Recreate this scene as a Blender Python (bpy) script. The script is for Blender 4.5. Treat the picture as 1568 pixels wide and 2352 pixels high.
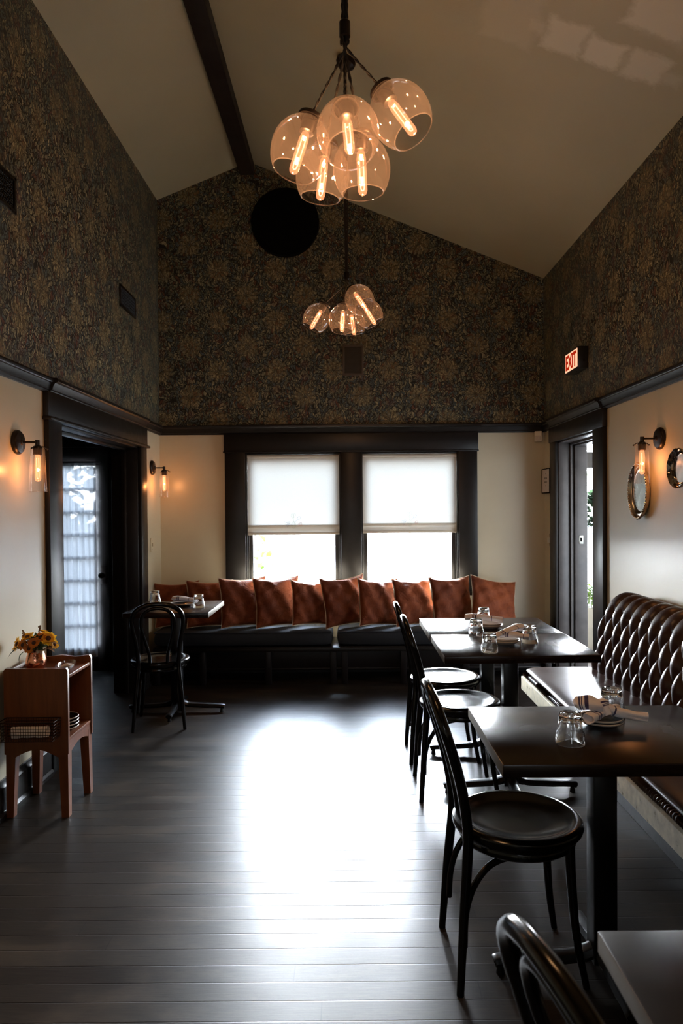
import bpy, bmesh, math, random
from mathutils import Vector, Matrix, Euler
random.seed(7)
PI = math.pi
D2R = PI / 180
for o in list(bpy.data.objects):
    bpy.data.objects.remove(o, do_unlink=True)
C = bpy.context.scene.collection
scene = bpy.context.scene

# ------------------------------------------------------------------ camera
F_PX = 1640.0
cam_d = bpy.data.cameras.new('camera')
cam = bpy.data.objects.new('camera', cam_d)
C.objects.link(cam)
scene.camera = cam
cam_d.sensor_fit = 'VERTICAL'
cam_d.sensor_height = 36.0
cam_d.lens = F_PX / 2352 * 36.0
PITCH = 0.8 * D2R
ROLL = 0.45 * D2R
cam.location = (0, 0, 1.45)
cam.rotation_euler = (Matrix.Rotation(ROLL, 4, 'Y') @ Matrix.Rotation(PI / 2 - PITCH, 4, 'X')).to_euler()
cam_d.shift_x = -16 / 2352
cam_d.shift_y = 10 / 2352
cam_d.clip_start = 0.05
cam_d.clip_end = 300
cam_d.dof.use_dof = True
cam_d.dof.focus_distance = 3.2
cam_d.dof.aperture_fstop = 5.6

# ------------------------------------------------------------------ world and daylight
scene.view_settings.view_transform = 'Standard'
scene.view_settings.look = 'None'
scene.view_settings.gamma = 1.0
scene.view_settings.exposure = 0.2
scene.view_settings.use_curve_mapping = False
SKY = 6.0          # open sky
GLOW = 780.0       # bright hazy sky around the low sun, beyond the far windows
w = bpy.data.worlds.new('sky')
scene.world = w
w.use_nodes = True
wn = w.node_tree
bg = wn.nodes['Background']
tc = wn.nodes.new('ShaderNodeTexCoord')
nrm_ = wn.nodes.new('ShaderNodeVectorMath')
nrm_.operation = 'NORMALIZE'
wn.links.new(tc.outputs['Generated'], nrm_.inputs[0])
dot_ = wn.nodes.new('ShaderNodeVectorMath')
dot_.operation = 'DOT_PRODUCT'
wn.links.new(nrm_.outputs[0], dot_.inputs[0])
sun_dir = Vector((0.02, 1.0, 0.46)).normalized()
dot_.inputs[1].default_value = sun_dir
lobe = wn.nodes.new('ShaderNodeMath')
lobe.operation = 'MAXIMUM'
wn.links.new(dot_.outputs['Value'], lobe.inputs[0])
lobe.inputs[1].default_value = 0.0
pw = wn.nodes.new('ShaderNodeMath')
pw.operation = 'POWER'
wn.links.new(lobe.outputs[0], pw.inputs[0])
pw.inputs[1].default_value = 12.0
ml = wn.nodes.new('ShaderNodeMath')
ml.operation = 'MULTIPLY_ADD'
wn.links.new(pw.outputs[0], ml.inputs[0])
ml.inputs[1].default_value = GLOW
ml.inputs[2].default_value = SKY
sep = wn.nodes.new('ShaderNodeSeparateXYZ')
ramp = wn.nodes.new('ShaderNodeValToRGB')
wn.links.new(tc.outputs['Generated'], sep.inputs[0])
wn.links.new(sep.outputs['Z'], ramp.inputs[0])
wn.links.new(ramp.outputs[0], bg.inputs[0])
ramp.color_ramp.elements[0].position = 0.0
ramp.color_ramp.elements[0].color = (0.93, 0.97, 1.0, 1)
ramp.color_ramp.elements[1].position = 0.8
ramp.color_ramp.elements[1].color = (0.38, 0.47, 0.62, 1)
wn.links.new(ml.outputs[0], bg.inputs[1])


def portal(name, loc, size, rot):
    l = bpy.data.lights.new(name, 'AREA')
    l.shape = 'RECTANGLE'
    l.size, l.size_y = size
    l.cycles.is_portal = True
    o = bpy.data.objects.new(name, l)
    C.objects.link(o)
    o.location = loc
    o.rotation_euler = rot
    return o


# portals guide daylight sampling through the openings (they give off no light)
portal('daylight_portal', (-0.4835, 6.46, 1.3), (0.86, 1.26), (-PI / 2, 0, 0))
portal('daylight_portal', (0.539, 6.46, 1.3), (0.88, 1.26), (-PI / 2, 0, 0))
portal('daylight_portal', (1.93, 5.395, 0.99), (0.93, 1.98), (PI / 2, 0, PI / 2))
portal('daylight_portal', (0.0, -3.19, 1.85), (1.0, 0.7), (PI / 2, 0, 0))  # added opening behind the camera, out of view
portal('daylight_portal', (-2.54, 6.46, 1.0), (0.86, 2.0), (-PI / 2, 0, 0))

# ------------------------------------------------------------------ mesh helpers


class MB:
    def __init__(s):
        s.v = []
        s.f = []
        s.mi = []

    def add(s, vs, fs, M=None, mi=0):
        n = len(s.v)
        for p in vs:
            p = Vector(p)
            s.v.append(M @ p if M else p)
        for f in fs:
            s.f.append([i + n for i in f])
            s.mi.append(mi)
        return s

    def box(s, x0, x1, y0, y1, z0, z1, M=None, mi=0):
        vs = [(x, y, z) for x in (x0, x1) for y in (y0, y1) for z in (z0, z1)]
        fs = [(0, 1, 3, 2), (4, 6, 7, 5), (0, 4, 5, 1), (2, 3, 7, 6), (0, 2, 6, 4), (1, 5, 7, 3)]
        return s.add(vs, fs, M, mi)

    def rbox(s, x0, x1, y0, y1, z0, z1, b=0.004, M=None, mi=0):
        bm = bmesh.new()
        bmesh.ops.create_cube(bm, size=1)
        for v in bm.verts:
            v.co = Vector(((x0 + x1) / 2 + v.co.x * (x1 - x0), (y0 + y1) / 2 + v.co.y * (y1 - y0), (z0 + z1) / 2 + v.co.z * (z1 - z0)))
        bmesh.ops.bevel(bm, geom=bm.edges[:], offset=b, segments=2, profile=0.5, affect='EDGES')
        bm.verts.ensure_lookup_table()
        bm.verts.index_update()
        s.add([v.co.copy() for v in bm.verts], [[v.index for v in f.verts] for f in bm.faces], M, mi)
        bm.free()
        return s

    def lathe(s, prof, n=32, M=None, mi=0, mod=None, closed=False):
        vs = []
        for k in range(n):
            a = 2 * PI * k / n
            for i, (r, z) in enumerate(prof):
                rr = r * (mod(a, z, r) if mod else 1)
                vs.append((rr * math.cos(a), rr * math.sin(a), z))
        m = len(prof)
        fs = []
        for k in range(n):
            k2 = (k + 1) % n
            for i in range(m - 1 + (1 if closed else 0)):
                j = (i + 1) % m
                fs.append((k * m + i, k2 * m + i, k2 * m + j, k * m + j))
        return s.add(vs, fs, M, mi)

    def tube(s, pts, r, n=10, closed=False, M=None, mi=0, cap=True, flat=1.0, up=None):
        pts = [Vector(p) for p in pts]
        m = len(pts)
        rs = r if isinstance(r, (list, tuple)) else [r] * m
        vs = []
        prev = None
        for i, p in enumerate(pts):
            if closed:
                t = pts[(i + 1) % m] - pts[i - 1]
            else:
                t = pts[min(i + 1, m - 1)] - pts[max(i - 1, 0)]
            if t.length < 1e-9:
                t = Vector((0, 0, 1))
            t.normalize()
            if prev is None:
                ref = Vector(up) if up else (Vector((0, 0, 1)) if abs(t.z) < 0.9 else Vector((1, 0, 0)))
                nrm = (ref - t * ref.dot(t)).normalized()
            else:
                nrm = (prev - t * prev.dot(t))
                nrm.normalize()
            prev = nrm
            b = t.cross(nrm)
            for k in range(n):
                a = 2 * PI * k / n
                vs.append(p + nrm * math.cos(a) * rs[i] * flat + b * math.sin(a) * rs[i])
        fs = []
        for i in range(m if closed else m - 1):
            i2 = (i + 1) % m
            for k in range(n):
                k2 = (k + 1) % n
                fs.append((i * n + k, i * n + k2, i2 * n + k2, i2 * n + k))
        if cap and not closed:
            fs.append(list(range(n))[::-1])
            fs.append([(m - 1) * n + k for k in range(n)])
        return s.add(vs, fs, M, mi)

    def cyl(s, p0, p1, r0, r1=None, n=20, M=None, mi=0):
        return s.tube([p0, p1], [r0, r0 if r1 is None else r1], n, M=M, mi=mi)

    def prism(s, poly, a0, a1, axis='y', M=None, mi=0):
        """poly: 2d points (p,q); extruded along axis between a0 and a1"""
        n = len(poly)

        def P(p, q, a):
            return {'x': (a, p, q), 'y': (p, a, q), 'z': (p, q, a)}[axis]
        vs = [P(p, q, a0) for p, q in poly] + [P(p, q, a1) for p, q in poly]
        fs = [list(range(n))[::-1], [n + i for i in range(n)]]
        for i in range(n):
            j = (i + 1) % n
            fs.append((i, j, n + j, n + i))
        return s.add(vs, fs, M, mi)

    def sphere(s, c, r, n=16, m=10, M=None, mi=0):
        if not isinstance(r, (tuple, list)):
            r = (r, r, r)
        vs = [(c[0], c[1], c[2] + r[2])]
        for i in range(1, m):
            th = PI * i / m
            for k in range(n):
                a = 2 * PI * k / n
                vs.append((c[0] + r[0] * math.sin(th) * math.cos(a), c[1] + r[1] * math.sin(th) * math.sin(a), c[2] + r[2] * math.cos(th)))
        vs.append((c[0], c[1], c[2] - r[2]))
        fs = []
        for k in range(n):
            fs.append((0, 1 + k, 1 + (k + 1) % n))
            fs.append((len(vs) - 1, 1 + (m - 2) * n + (k + 1) % n, 1 + (m - 2) * n + k))
        for i in range(m - 2):
            for k in range(n):
                a, b = 1 + i * n + k, 1 + i * n + (k + 1) % n
                fs.append((a, a + n, b + n, b))
        return s.add(vs, fs, M, mi)

    def build(s, name, mats, parent=None, smooth=True, angle=35):
        me = bpy.data.meshes.new(name)
        me.from_pydata([tuple(v) for v in s.v], [], s.f)
        me.validate()
        bm = bmesh.new()
        bm.from_mesh(me)
        bmesh.ops.recalc_face_normals(bm, faces=bm.faces[:])
        bm.to_mesh(me)
        bm.free()
        if not isinstance(mats, (list, tuple)):
            mats = [mats]
        for m in mats:
            me.materials.append(m)
        if len(me.polygons) == len(s.mi):
            me.polygons.foreach_set('material_index', s.mi)
        if smooth:
            me.polygons.foreach_set('use_smooth', [True] * len(me.polygons))
            me.set_sharp_from_angle(angle=angle * D2R)
        o = bpy.data.objects.new(name, me)
        C.objects.link(o)
        if parent:
            o.parent = parent
        return o


def catmull(pts, k=6, closed=False):
    pts = [Vector(p) for p in pts]
    n = len(pts)
    out = []
    rng = range(n if closed else n - 1)
    for i in rng:
        p1, p2 = pts[i], pts[(i + 1) % n]
        p0 = pts[i - 1] if (closed or i > 0) else p1 * 2 - p2
        p3 = pts[(i + 2) % n] if (closed or i + 2 < n) else p2 * 2 - p1
        for j in range(k):
            t = j / k
            out.append(0.5 * ((2 * p1) + (p2 - p0) * t + (2 * p0 - 5 * p1 + 4 * p2 - p3) * t * t + (3 * p1 - p0 - 3 * p2 + p3) * t ** 3))
    if not closed:
        out.append(pts[-1])
    return out


def tag(o, label=None, cat=None, group=None, kind=None):
    if label:
        o['label'] = label
    if cat:
        o['category'] = cat
    if group:
        o['group'] = group
    if kind:
        o['kind'] = kind
    return o


def thing(name, label, cat, loc=(0, 0, 0), rz=0, group=None):
    o = bpy.data.objects.new(name, None)
    o.empty_display_size = 0.1
    C.objects.link(o)
    o.location = loc
    o.rotation_euler = (0, 0, rz)
    return tag(o, label, cat, group)


def struct(name, mb, mat, parent=None, smooth=False):
    o = mb.build(name, mat, parent, smooth=smooth)
    if not parent:
        o['kind'] = 'structure'
    return o


def copy_tree(o, parent=None):
    c = o.copy()
    C.objects.link(c)
    if parent:
        c.parent = parent
    for ch in [x for x in bpy.data.objects if x.parent == o]:
        copy_tree(ch, c)
    return c


def place_copy(proto, loc, rz, label, group=None):
    c = copy_tree(proto)
    c.location = loc
    c.rotation_euler = (0, 0, rz)
    c['label'] = label
    if group:
        c['group'] = group
    return c


# ------------------------------------------------------------------ material helpers
class NT:
    def __init__(s, name):
        s.m = bpy.data.materials.new(name)
        s.m.use_nodes = True
        s.t = s.m.node_tree
        s.b = s.t.nodes['Principled BSDF']
        s.out = s.t.nodes['Material Output']

    def n(s, typ, **kw):
        nd = s.t.nodes.new('ShaderNode' + typ)
        for k, v in kw.items():
            setattr(nd, k, v)
        return nd

    def l(s, a, b):
        s.t.links.new(a, b)

    def put(s, sock, v):
        if isinstance(v, bpy.types.NodeSocket):
            s.l(v, sock)
        elif isinstance(v, (tuple, list)) and len(v) == 3 and sock.type == 'RGBA':
            sock.default_value = (*v, 1)
        else:
            sock.default_value = v

    def math(s, op, a, b=0.0, c=0.0, clamp=False):
        nd = s.n('Math', operation=op, use_clamp=clamp)
        s.put(nd.inputs[0], a)
        s.put(nd.inputs[1], b)
        if op in ('MULTIPLY_ADD', 'COMPARE', 'SMOOTH_MIN'):
            s.put(nd.inputs[2], c)
        return nd.outputs[0]

    def mix(s, f, a, b):
        nd = s.n('Mix', data_type='RGBA')
        s.put(nd.inputs[0], f)
        s.put(nd.inputs[6], a)
        s.put(nd.inputs[7], b)
        return nd.outputs[2]

    def mr(s, v, a, b, c=0.0, d=1.0, smooth=False):
        nd = s.n('MapRange')
        if smooth:
            nd.interpolation_type = 'SMOOTHSTEP'
        s.put(nd.inputs[0], v)
        for i, q in enumerate((a, b, c, d)):
            nd.inputs[i + 1].default_value = q
        return nd.outputs[0]

    def obj(s):
        return s.n('TexCoord').outputs['Object']

    def mapping(s, vec, scale=(1, 1, 1), loc=(0, 0, 0), rot=(0, 0, 0)):
        nd = s.n('Mapping')
        s.l(vec, nd.inputs[0])
        nd.inputs[1].default_value = loc
        nd.inputs[2].default_value = rot
        nd.inputs[3].default_value = scale
        return nd.outputs[0]

    def noise(s, vec, scale, detail=4, rough=0.55, dist=0.0):
        nd = s.n('TexNoise')
        s.l(vec, nd.inputs['Vector'])
        nd.inputs['Scale'].default_value = scale
        nd.inputs['Detail'].default_value = detail
        nd.inputs['Roughness'].default_value = rough
        nd.inputs['Distortion'].default_value = dist
        return nd.outputs[0]

    def bump(s, h, strength=0.3, dist=0.01):
        nd = s.n('Bump')
        nd.inputs['Strength'].default_value = strength
        nd.inputs['Distance'].default_value = dist
        s.l(h, nd.inputs['Height'])
        s.l(nd.outputs[0], s.b.inputs['Normal'])

    def set(s, **kw):
        for k, v in kw.items():
            s.put(s.b.inputs[k.replace('_', ' ')], v)
        return s


def plain(name, col, rough=0.5, metal=0.0, var=0.12, nscale=30, bump=0.0, spec=None, coat=0.0):
    q = NT(name)
    nz = q.noise(q.obj(), nscale, 4)
    c = q.mix(q.mr(nz, 0.3, 0.7), tuple(x * (1 - var) for x in col), tuple(min(1, x * (1 + var)) for x in col))
    q.set(Base_Color=c, Roughness=q.mr(nz, 0.2, 0.8, max(0.02, rough - 0.05), rough + 0.05), Metallic=metal)
    if spec is not None:
        q.b.inputs['Specular IOR Level'].default_value = spec
    if coat:
        q.b.inputs['Coat Weight'].default_value = coat
        q.b.inputs['Coat Roughness'].default_value = 0.12
    if bump:
        q.bump(nz, bump, 0.004)
    return q.m


M = {}
M['trim'] = plain('dark_trim_paint', (0.010, 0.008, 0.007), 0.36, bump=0.15, nscale=18, spec=0.3)
M['chair'] = plain('black_brown_lacquer', (0.003, 0.0024, 0.002), 0.16, nscale=14, spec=0.32)
M['iron'] = plain('black_cast_iron', (0.004, 0.004, 0.0045), 0.32, nscale=60, bump=0.1, spec=0.3)
M['blackmetal'] = plain('bronze_black_metal', (0.02, 0.014, 0.011), 0.35, 0.6)
M['black'] = plain('matte_black', (0.0012, 0.0012, 0.0012), 0.9, spec=0.1)
M['cloth_blue'] = plain('blue_grey_cloth', (0.013, 0.016, 0.021), 0.9, nscale=300, bump=0.2)
M['benchwood'] = plain('dark_bench_paint', (0.008, 0.006, 0.006), 0.4, spec=0.25)
M['white_plastic'] = plain('white_plastic', (0.72, 0.68, 0.58), 0.4, var=0.03)
M['ivory'] = plain('ivory_switch', (0.6, 0.52, 0.36), 0.35, var=0.03)
M['silver'] = plain('tarnished_silver', (0.62, 0.57, 0.50), 0.2, 1.0, var=0.25, nscale=25, bump=0.1)
M['silver_dark'] = plain('dark_silver', (0.30, 0.30, 0.27), 0.25, 1.0, var=0.35, nscale=18, bump=0.15)
M['gunmetal'] = plain('dark_polished_metal', (0.35, 0.31, 0.28), 0.1, 1.0, var=0.3, nscale=10)
M['copper'] = plain('hammered_copper', (0.80, 0.33, 0.20), 0.16, 1.0, var=0.1, nscale=50, bump=0.5)
M['paper'] = plain('paper', (0.62, 0.55, 0.50), 0.8, var=0.04)
M['ink'] = plain('faded_ink', (0.22, 0.20, 0.17), 0.8)
M['cord'] = plain('twisted_fabric_cord', (0.016, 0.011, 0.008), 0.8, nscale=120)
M['plate_dark'] = plain('dark_glaze', (0.018, 0.02, 0.024), 0.18)
M['plate_pale'] = plain('pale_glaze', (0.55, 0.5, 0.44), 0.25, var=0.05)
M['asphalt'] = plain('asphalt', (0.02, 0.022, 0.025), 0.9, nscale=8)
M['concrete'] = plain('pale_concrete', (0.12, 0.12, 0.115), 0.9, nscale=4)
M['porch'] = plain('grey_painted_boards', (0.10, 0.09, 0.085), 0.6, nscale=5)
M['planter'] = plain('grey_planter_paint', (0.07, 0.065, 0.06), 0.6, nscale=8)
M['soffit'] = plain('porch_soffit_paint', (0.5, 0.45, 0.42), 0.7)
M['fence'] = plain('white_fence_paint', (0.5, 0.5, 0.5), 0.6)
M['bark'] = plain('bark', (0.07, 0.05, 0.035), 0.9)
M['exitbox'] = plain('black_sign_housing', (0.01, 0.009, 0.008), 0.3)
M['wire'] = plain('dark_copper_wire', (0.03, 0.014, 0.009), 0.4, 0.7)
M['brass_ring'] = plain('brass_ring', (0.5, 0.36, 0.18), 0.3, 1.0)
M['outwall'] = plain('exterior_siding', (0.10, 0.095, 0.09), 0.7)


def wall_paint():
    q = NT('cream_satin_wall_paint')
    p = q.obj()
    a = q.noise(p, 1.3, 5)
    b = q.noise(p, 90, 3)
    c = q.mix(q.mr(a, 0.3, 0.7), (0.55, 0.485, 0.335), (0.60, 0.535, 0.38))
    q.set(Base_Color=c, Roughness=q.mr(a, 0.3, 0.7, 0.33, 0.41))
    q.b.inputs['Specular IOR Level'].default_value = 0.8
    h = q.math('ADD', q.math('MULTIPLY', a, 1.0), q.math('MULTIPLY', b, 0.02))
    q.bump(h, 0.12, 0.05)
    return q.m


def ceiling_paint():
    q = NT('cream_ceiling_paint_with_patches')
    p = q.obj()
    s = q.n('SeparateXYZ')
    nz = q.n('TexNoise')
    q.l(p, nz.inputs['Vector'])
    nz.inputs['Scale'].default_value = 7
    nz.inputs['Detail'].default_value = 9
    nz.inputs['Roughness'].default_value = 0.75
    va = q.n('VectorMath', operation='MULTIPLY_ADD')
    q.l(nz.outputs[1], va.inputs[0])
    va.inputs[1].default_value = (0.14, 0.14, 0.14)
    q.l(p, va.inputs[2])
    sb = q.n('VectorMath', operation='SUBTRACT')
    q.l(va.outputs[0], sb.inputs[0])
    sb.inputs[1].default_value = (0.07, 0.07, 0.07)
    q.l(sb.outputs[0], s.inputs[0])
    tot = None
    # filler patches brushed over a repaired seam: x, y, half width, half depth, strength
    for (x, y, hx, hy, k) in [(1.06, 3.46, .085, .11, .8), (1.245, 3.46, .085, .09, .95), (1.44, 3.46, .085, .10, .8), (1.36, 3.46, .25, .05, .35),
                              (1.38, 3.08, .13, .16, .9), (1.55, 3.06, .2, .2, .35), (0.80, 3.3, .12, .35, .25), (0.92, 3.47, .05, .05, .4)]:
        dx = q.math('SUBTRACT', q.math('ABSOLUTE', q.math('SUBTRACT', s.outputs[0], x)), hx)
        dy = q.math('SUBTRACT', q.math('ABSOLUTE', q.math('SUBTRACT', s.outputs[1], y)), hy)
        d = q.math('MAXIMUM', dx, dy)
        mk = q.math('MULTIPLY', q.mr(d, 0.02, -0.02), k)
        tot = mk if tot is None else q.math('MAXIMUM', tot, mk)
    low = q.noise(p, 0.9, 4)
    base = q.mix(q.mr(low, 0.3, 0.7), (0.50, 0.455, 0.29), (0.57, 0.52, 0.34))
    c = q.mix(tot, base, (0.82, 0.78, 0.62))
    q.set(Base_Color=c, Roughness=0.52)
    q.bump(q.noise(p, 60, 3), 0.08, 0.01)
    return q.m


def wallpaper(axis):
    """dense floral paper: big ochre blooms in a half-drop repeat over scrolling leaves"""
    q = NT('floral_wallpaper_' + axis)
    s = q.n('SeparateXYZ')
    q.l(q.obj(), s.inputs[0])
    u0 = s.outputs[0] if axis == 'x' else s.outputs[1]
    v0 = s.outputs[2]
    cb = q.n('CombineXYZ')
    q.l(u0, cb.inputs[0])
    q.l(v0, cb.inputs[1])
    P = cb.outputs[0]
    W_, H_ = 0.50, 0.44
    # lattice of blooms
    su = q.math('DIVIDE', u0, W_)
    col = q.math('FLOOR', q.math('MULTIPLY', su, 2.0))
    par = q.math('MODULO', q.math('ADD', col, 1000.0), 2.0)
    fu = q.math('SUBTRACT', q.math('FRACT', q.math('MULTIPLY', su, 2.0)), 0.5)
    fv = q.math('SUBTRACT', q.math('FRACT', q.math('ADD', q.math('DIVIDE', v0, H_), q.math('MULTIPLY', par, 0.5))), 0.5)
    du = q.math('MULTIPLY', fu, W_ / 2)
    dv = q.math('MULTIPLY', fv, H_)
    r = q.math('SQRT', q.math('ADD', q.math('MULTIPLY', du, du), q.math('MULTIPLY', dv, dv)))
    ang = q.math('ARCTAN2', dv, du)
    pet = q.math('ABSOLUTE', q.math('SINE', q.math('MULTIPLY', ang, 6.0)))
    rad = q.math('MULTIPLY_ADD', pet, 0.018, 0.072)
    bloom = q.mr(q.math('SUBTRACT', r, rad), 0.02, -0.012)
    # scroll leaves
    n1 = q.n('TexNoise')
    q.l(P, n1.inputs['Vector'])
    n1.inputs['Scale'].default_value = 9
    n1.inputs['Detail'].default_value = 2
    wv = q.n('VectorMath', operation='MULTIPLY_ADD')
    q.l(n1.outputs[1], wv.inputs[0])
    wv.inputs[1].default_value = (0.12, 0.12, 0)
    q.l(P, wv.inputs[2])
    vor = q.n('TexVoronoi', feature='DISTANCE_TO_EDGE')
    q.l(q.mapping(wv.outputs[0], (1.6, 0.8, 1), rot=(0, 0, 0.6)), vor.inputs['Vector'])
    vor.inputs['Scale'].default_value = 42
    leaf = q.mr(vor.outputs[0], 0.05, 0.14)
    vc = q.n('TexVoronoi', feature='F1')
    q.l(q.mapping(wv.outputs[0], (1.6, 0.8, 1), rot=(0, 0, 0.6)), vc.inputs['Vector'])
    vc.inputs['Scale'].default_value = 42
    vs = q.n('SeparateColor')
    q.l(vc.outputs['Color'], vs.inputs[0])
    swirl = q.math('SINE', q.math('MULTIPLY', q.noise(P, 16, 3, 0.6, 1.5), 60.0))
    vein = q.mr(swirl, -0.2, 0.6)
    g = q.mix(vs.outputs[0], (0.17, 0.19, 0.13), (0.46, 0.39, 0.22))
    g = q.mix(q.mr(vs.outputs[1], 0.55, 0.75), g, (0.12, 0.155, 0.15))
    g = q.mix(q.mr(vs.outputs[2], 0.90, 0.94), g, (0.17, 0.075, 0.045))
    dark = (0.022, 0.021, 0.017)
    g = q.mix(q.math('MULTIPLY', leaf, q.mr(vein, 0, 1, 0.35, 1.0)), dark, g)
    och = q.mix(q.mr(pet, 0.1, 0.7), (0.16, 0.12, 0.05), (0.52, 0.38, 0.17))
    och = q.mix(q.mr(r, 0.0, 0.03), (0.05, 0.045, 0.03), och)
    och = q.mix(q.mr(vein, 0, 1, 0.35, 0.0), och, (0.06, 0.05, 0.03))
    # maroon tulips between the blooms
    dv2 = q.math('SUBTRACT', q.math('ABSOLUTE', dv), 0.16)
    r2 = q.math('SQRT', q.math('ADD', q.math('MULTIPLY', du, du), q.math('MULTIPLY', dv2, dv2)))
    tul = q.math('MULTIPLY', q.mr(r2, 0.045, 0.025), q.mr(vein, 0, 1, 0.3, 1.0))
    c = q.mix(q.math('MULTIPLY', bloom, 0.27), g, och)
    c = q.mix(q.math('MULTIPLY', tul, 0.3), c, (0.20, 0.055, 0.035))
    q.set(Base_Color=c, Roughness=0.5)
    q.b.inputs['Specular IOR Level'].default_value = 0.15 if axis == 'x' else 0.35
    return q.m


def floor_mat():
    q = NT('worn_dark_floorboards')
    p = q.obj()
    s = q.n('SeparateXYZ')
    q.l(p, s.inputs[0])
    PW = 0.083
    t = q.math('DIVIDE', s.outputs[1], PW)
    row = q.math('FLOOR', t)
    wn_ = q.n('TexWhiteNoise', noise_dimensions='1D')
    q.l(row, wn_.inputs['W'])
    fr = q.math('FRACT', t)
    seam = q.math('MINIMUM', fr, q.math('SUBTRACT', 1.0, fr))
    xs = q.math('MULTIPLY_ADD', wn_.outputs[0], 7.3, q.math('DIVIDE', s.outputs[0], 1.9))
    fx = q.math('FRACT', xs)
    sx = q.math('MINIMUM', fx, q.math('SUBTRACT', 1.0, fx))
    seamx = q.mr(sx, 0.0, 0.0012)
    seamv = q.math('MULTIPLY', q.mr(seam, 0.0, 0.022), seamx)
    wn2 = q.n('TexWhiteNoise', noise_dimensions='2D')
    cb = q.n('CombineXYZ')
    q.l(row, cb.inputs[0])
    q.l(q.math('FLOOR', xs), cb.inputs[1])
    q.l(cb.outputs[0], wn2.inputs['Vector'])
    grain = q.noise(q.mapping(p, (2.5, 45, 1)), 4, 6, 0.65)
    worn = q.noise(q.mapping(p, (1, 2.2, 1)), 2.2, 7, 0.65)
    scr = q.noise(q.mapping(p, (6, 60, 1), rot=(0, 0, 0.03)), 3, 3, 0.7)
    c = q.mix(wn2.outputs[0], (0.008, 0.006, 0.005), (0.015, 0.011, 0.008))
    c = q.mix(q.math('MULTIPLY', q.mr(worn, 0.5, 0.72), 0.5), c, (0.075, 0.05, 0.03))
    c = q.mix(q.mr(grain, 0.45, 0.75, 0, 0.5), c, (0.045, 0.034, 0.025))
    c = q.mix(seamv, (0.003, 0.003, 0.003), c)
    rg = q.math('ADD', q.mr(worn, 0.3, 0.7, 0.355, 0.445), q.mr(grain, 0.3, 0.7, -0.04, 0.05))
    rg = q.math('ADD', rg, q.math('MULTIPLY', wn2.outputs[0], 0.04))
    rg = q.math('ADD', rg, q.mr(scr, 0.62, 0.72, 0, 0.12))
    q.set(Base_Color=c, Roughness=rg)
    q.b.inputs['Specular IOR Level'].default_value = 0.3
    # fine sanding grooves along the boards stretch reflections across them
    q.b.inputs['Anisotropic'].default_value = 0.55
    tg = q.n('CombineXYZ')
    tg.inputs[1].default_value = 1.0
    q.l(tg.outputs[0], q.b.inputs['Tangent'])
    h = q.math('ADD', q.math('MULTIPLY', q.mr(seam, 0.0, 0.03), 0.5), q.math('ADD', q.math('MULTIPLY', grain, 0.10), q.math('MULTIPLY', worn, 0.12)))
    q.bump(h, 0.35, 0.006)
    return q.m


def wood(name, c0, c1, rough, axis='x', scale=1.0, coat=0.0, board=None, spec=0.3):
    q = NT(name)
    p = q.obj()
    st = {'x': (1.2, 14, 14), 'y': (14, 1.2, 14), 'z': (14, 14, 1.2)}[axis]
    g = q.noise(q.mapping(p, tuple(k * scale for k in st)), 2.2, 6, 0.6, 0.6)
    low = q.noise(p, 3, 3)
    c = q.mix(q.mr(g, 0.3, 0.72), c0, c1)
    if board:
        s = q.n('SeparateXYZ')
        q.l(p, s.inputs[0])
        w1 = q.n('TexWhiteNoise', noise_dimensions='1D')
        q.l(q.math('FLOOR', q.math('DIVIDE', s.outputs[1], board)), w1.inputs['W'])
        c = q.mix(q.math('MULTIPLY', w1.outputs[0], 0.6), c, tuple(x * 1.9 for x in c0))
    q.set(Base_Color=c, Roughness=q.mr(low, 0.3, 0.7, rough - 0.04, rough + 0.08))
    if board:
        # side edges: rougher, and coloured paler to stand for reflected window light
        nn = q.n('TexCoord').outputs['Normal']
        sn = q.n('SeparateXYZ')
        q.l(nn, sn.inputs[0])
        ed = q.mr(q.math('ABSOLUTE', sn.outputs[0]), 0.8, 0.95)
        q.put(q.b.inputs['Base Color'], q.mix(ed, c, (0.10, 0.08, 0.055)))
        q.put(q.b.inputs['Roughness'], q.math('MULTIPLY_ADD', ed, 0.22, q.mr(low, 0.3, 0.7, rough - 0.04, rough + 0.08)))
    q.b.inputs['Coat Weight'].default_value = coat
    q.b.inputs['Coat Roughness'].default_value = 0.1
    q.b.inputs['Specular IOR Level'].default_value = spec
    q.bump(g, 0.06, 0.004)
    return q.m


def velvet():
    q = NT('rust_velvet')
    va = q.n('VectorMath', operation='MULTIPLY_ADD')
    q.l(q.n('ObjectInfo').outputs['Location'], va.inputs[0])
    va.inputs[1].default_value = (7.3, 3.1, 5.7)
    q.l(q.obj(), va.inputs[2])
    p = va.outputs[0]
    a = q.noise(p, 3, 6, 0.75, 0.4)
    b = q.noise(p, 400, 2)
    c = q.mix(q.mr(a, 0.35, 0.7), (0.10, 0.022, 0.008), (0.24, 0.060, 0.018))
    q.set(Base_Color=c, Roughness=0.75)
    q.b.inputs['Specular IOR Level'].default_value = 0.2
    q.b.inputs['Sheen Weight'].default_value = 0.45
    q.b.inputs['Sheen Roughness'].default_value = 0.35
    q.b.inputs['Sheen Tint'].default_value = (0.95, 0.45, 0.2, 1)
    q.bump(q.math('ADD', q.noise(q.mapping(p, (1, 1, 1)), 13, 3, 0.6, 1.2), q.math('MULTIPLY', b, 0.05)), 0.45, 0.02)
    return q.m


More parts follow.
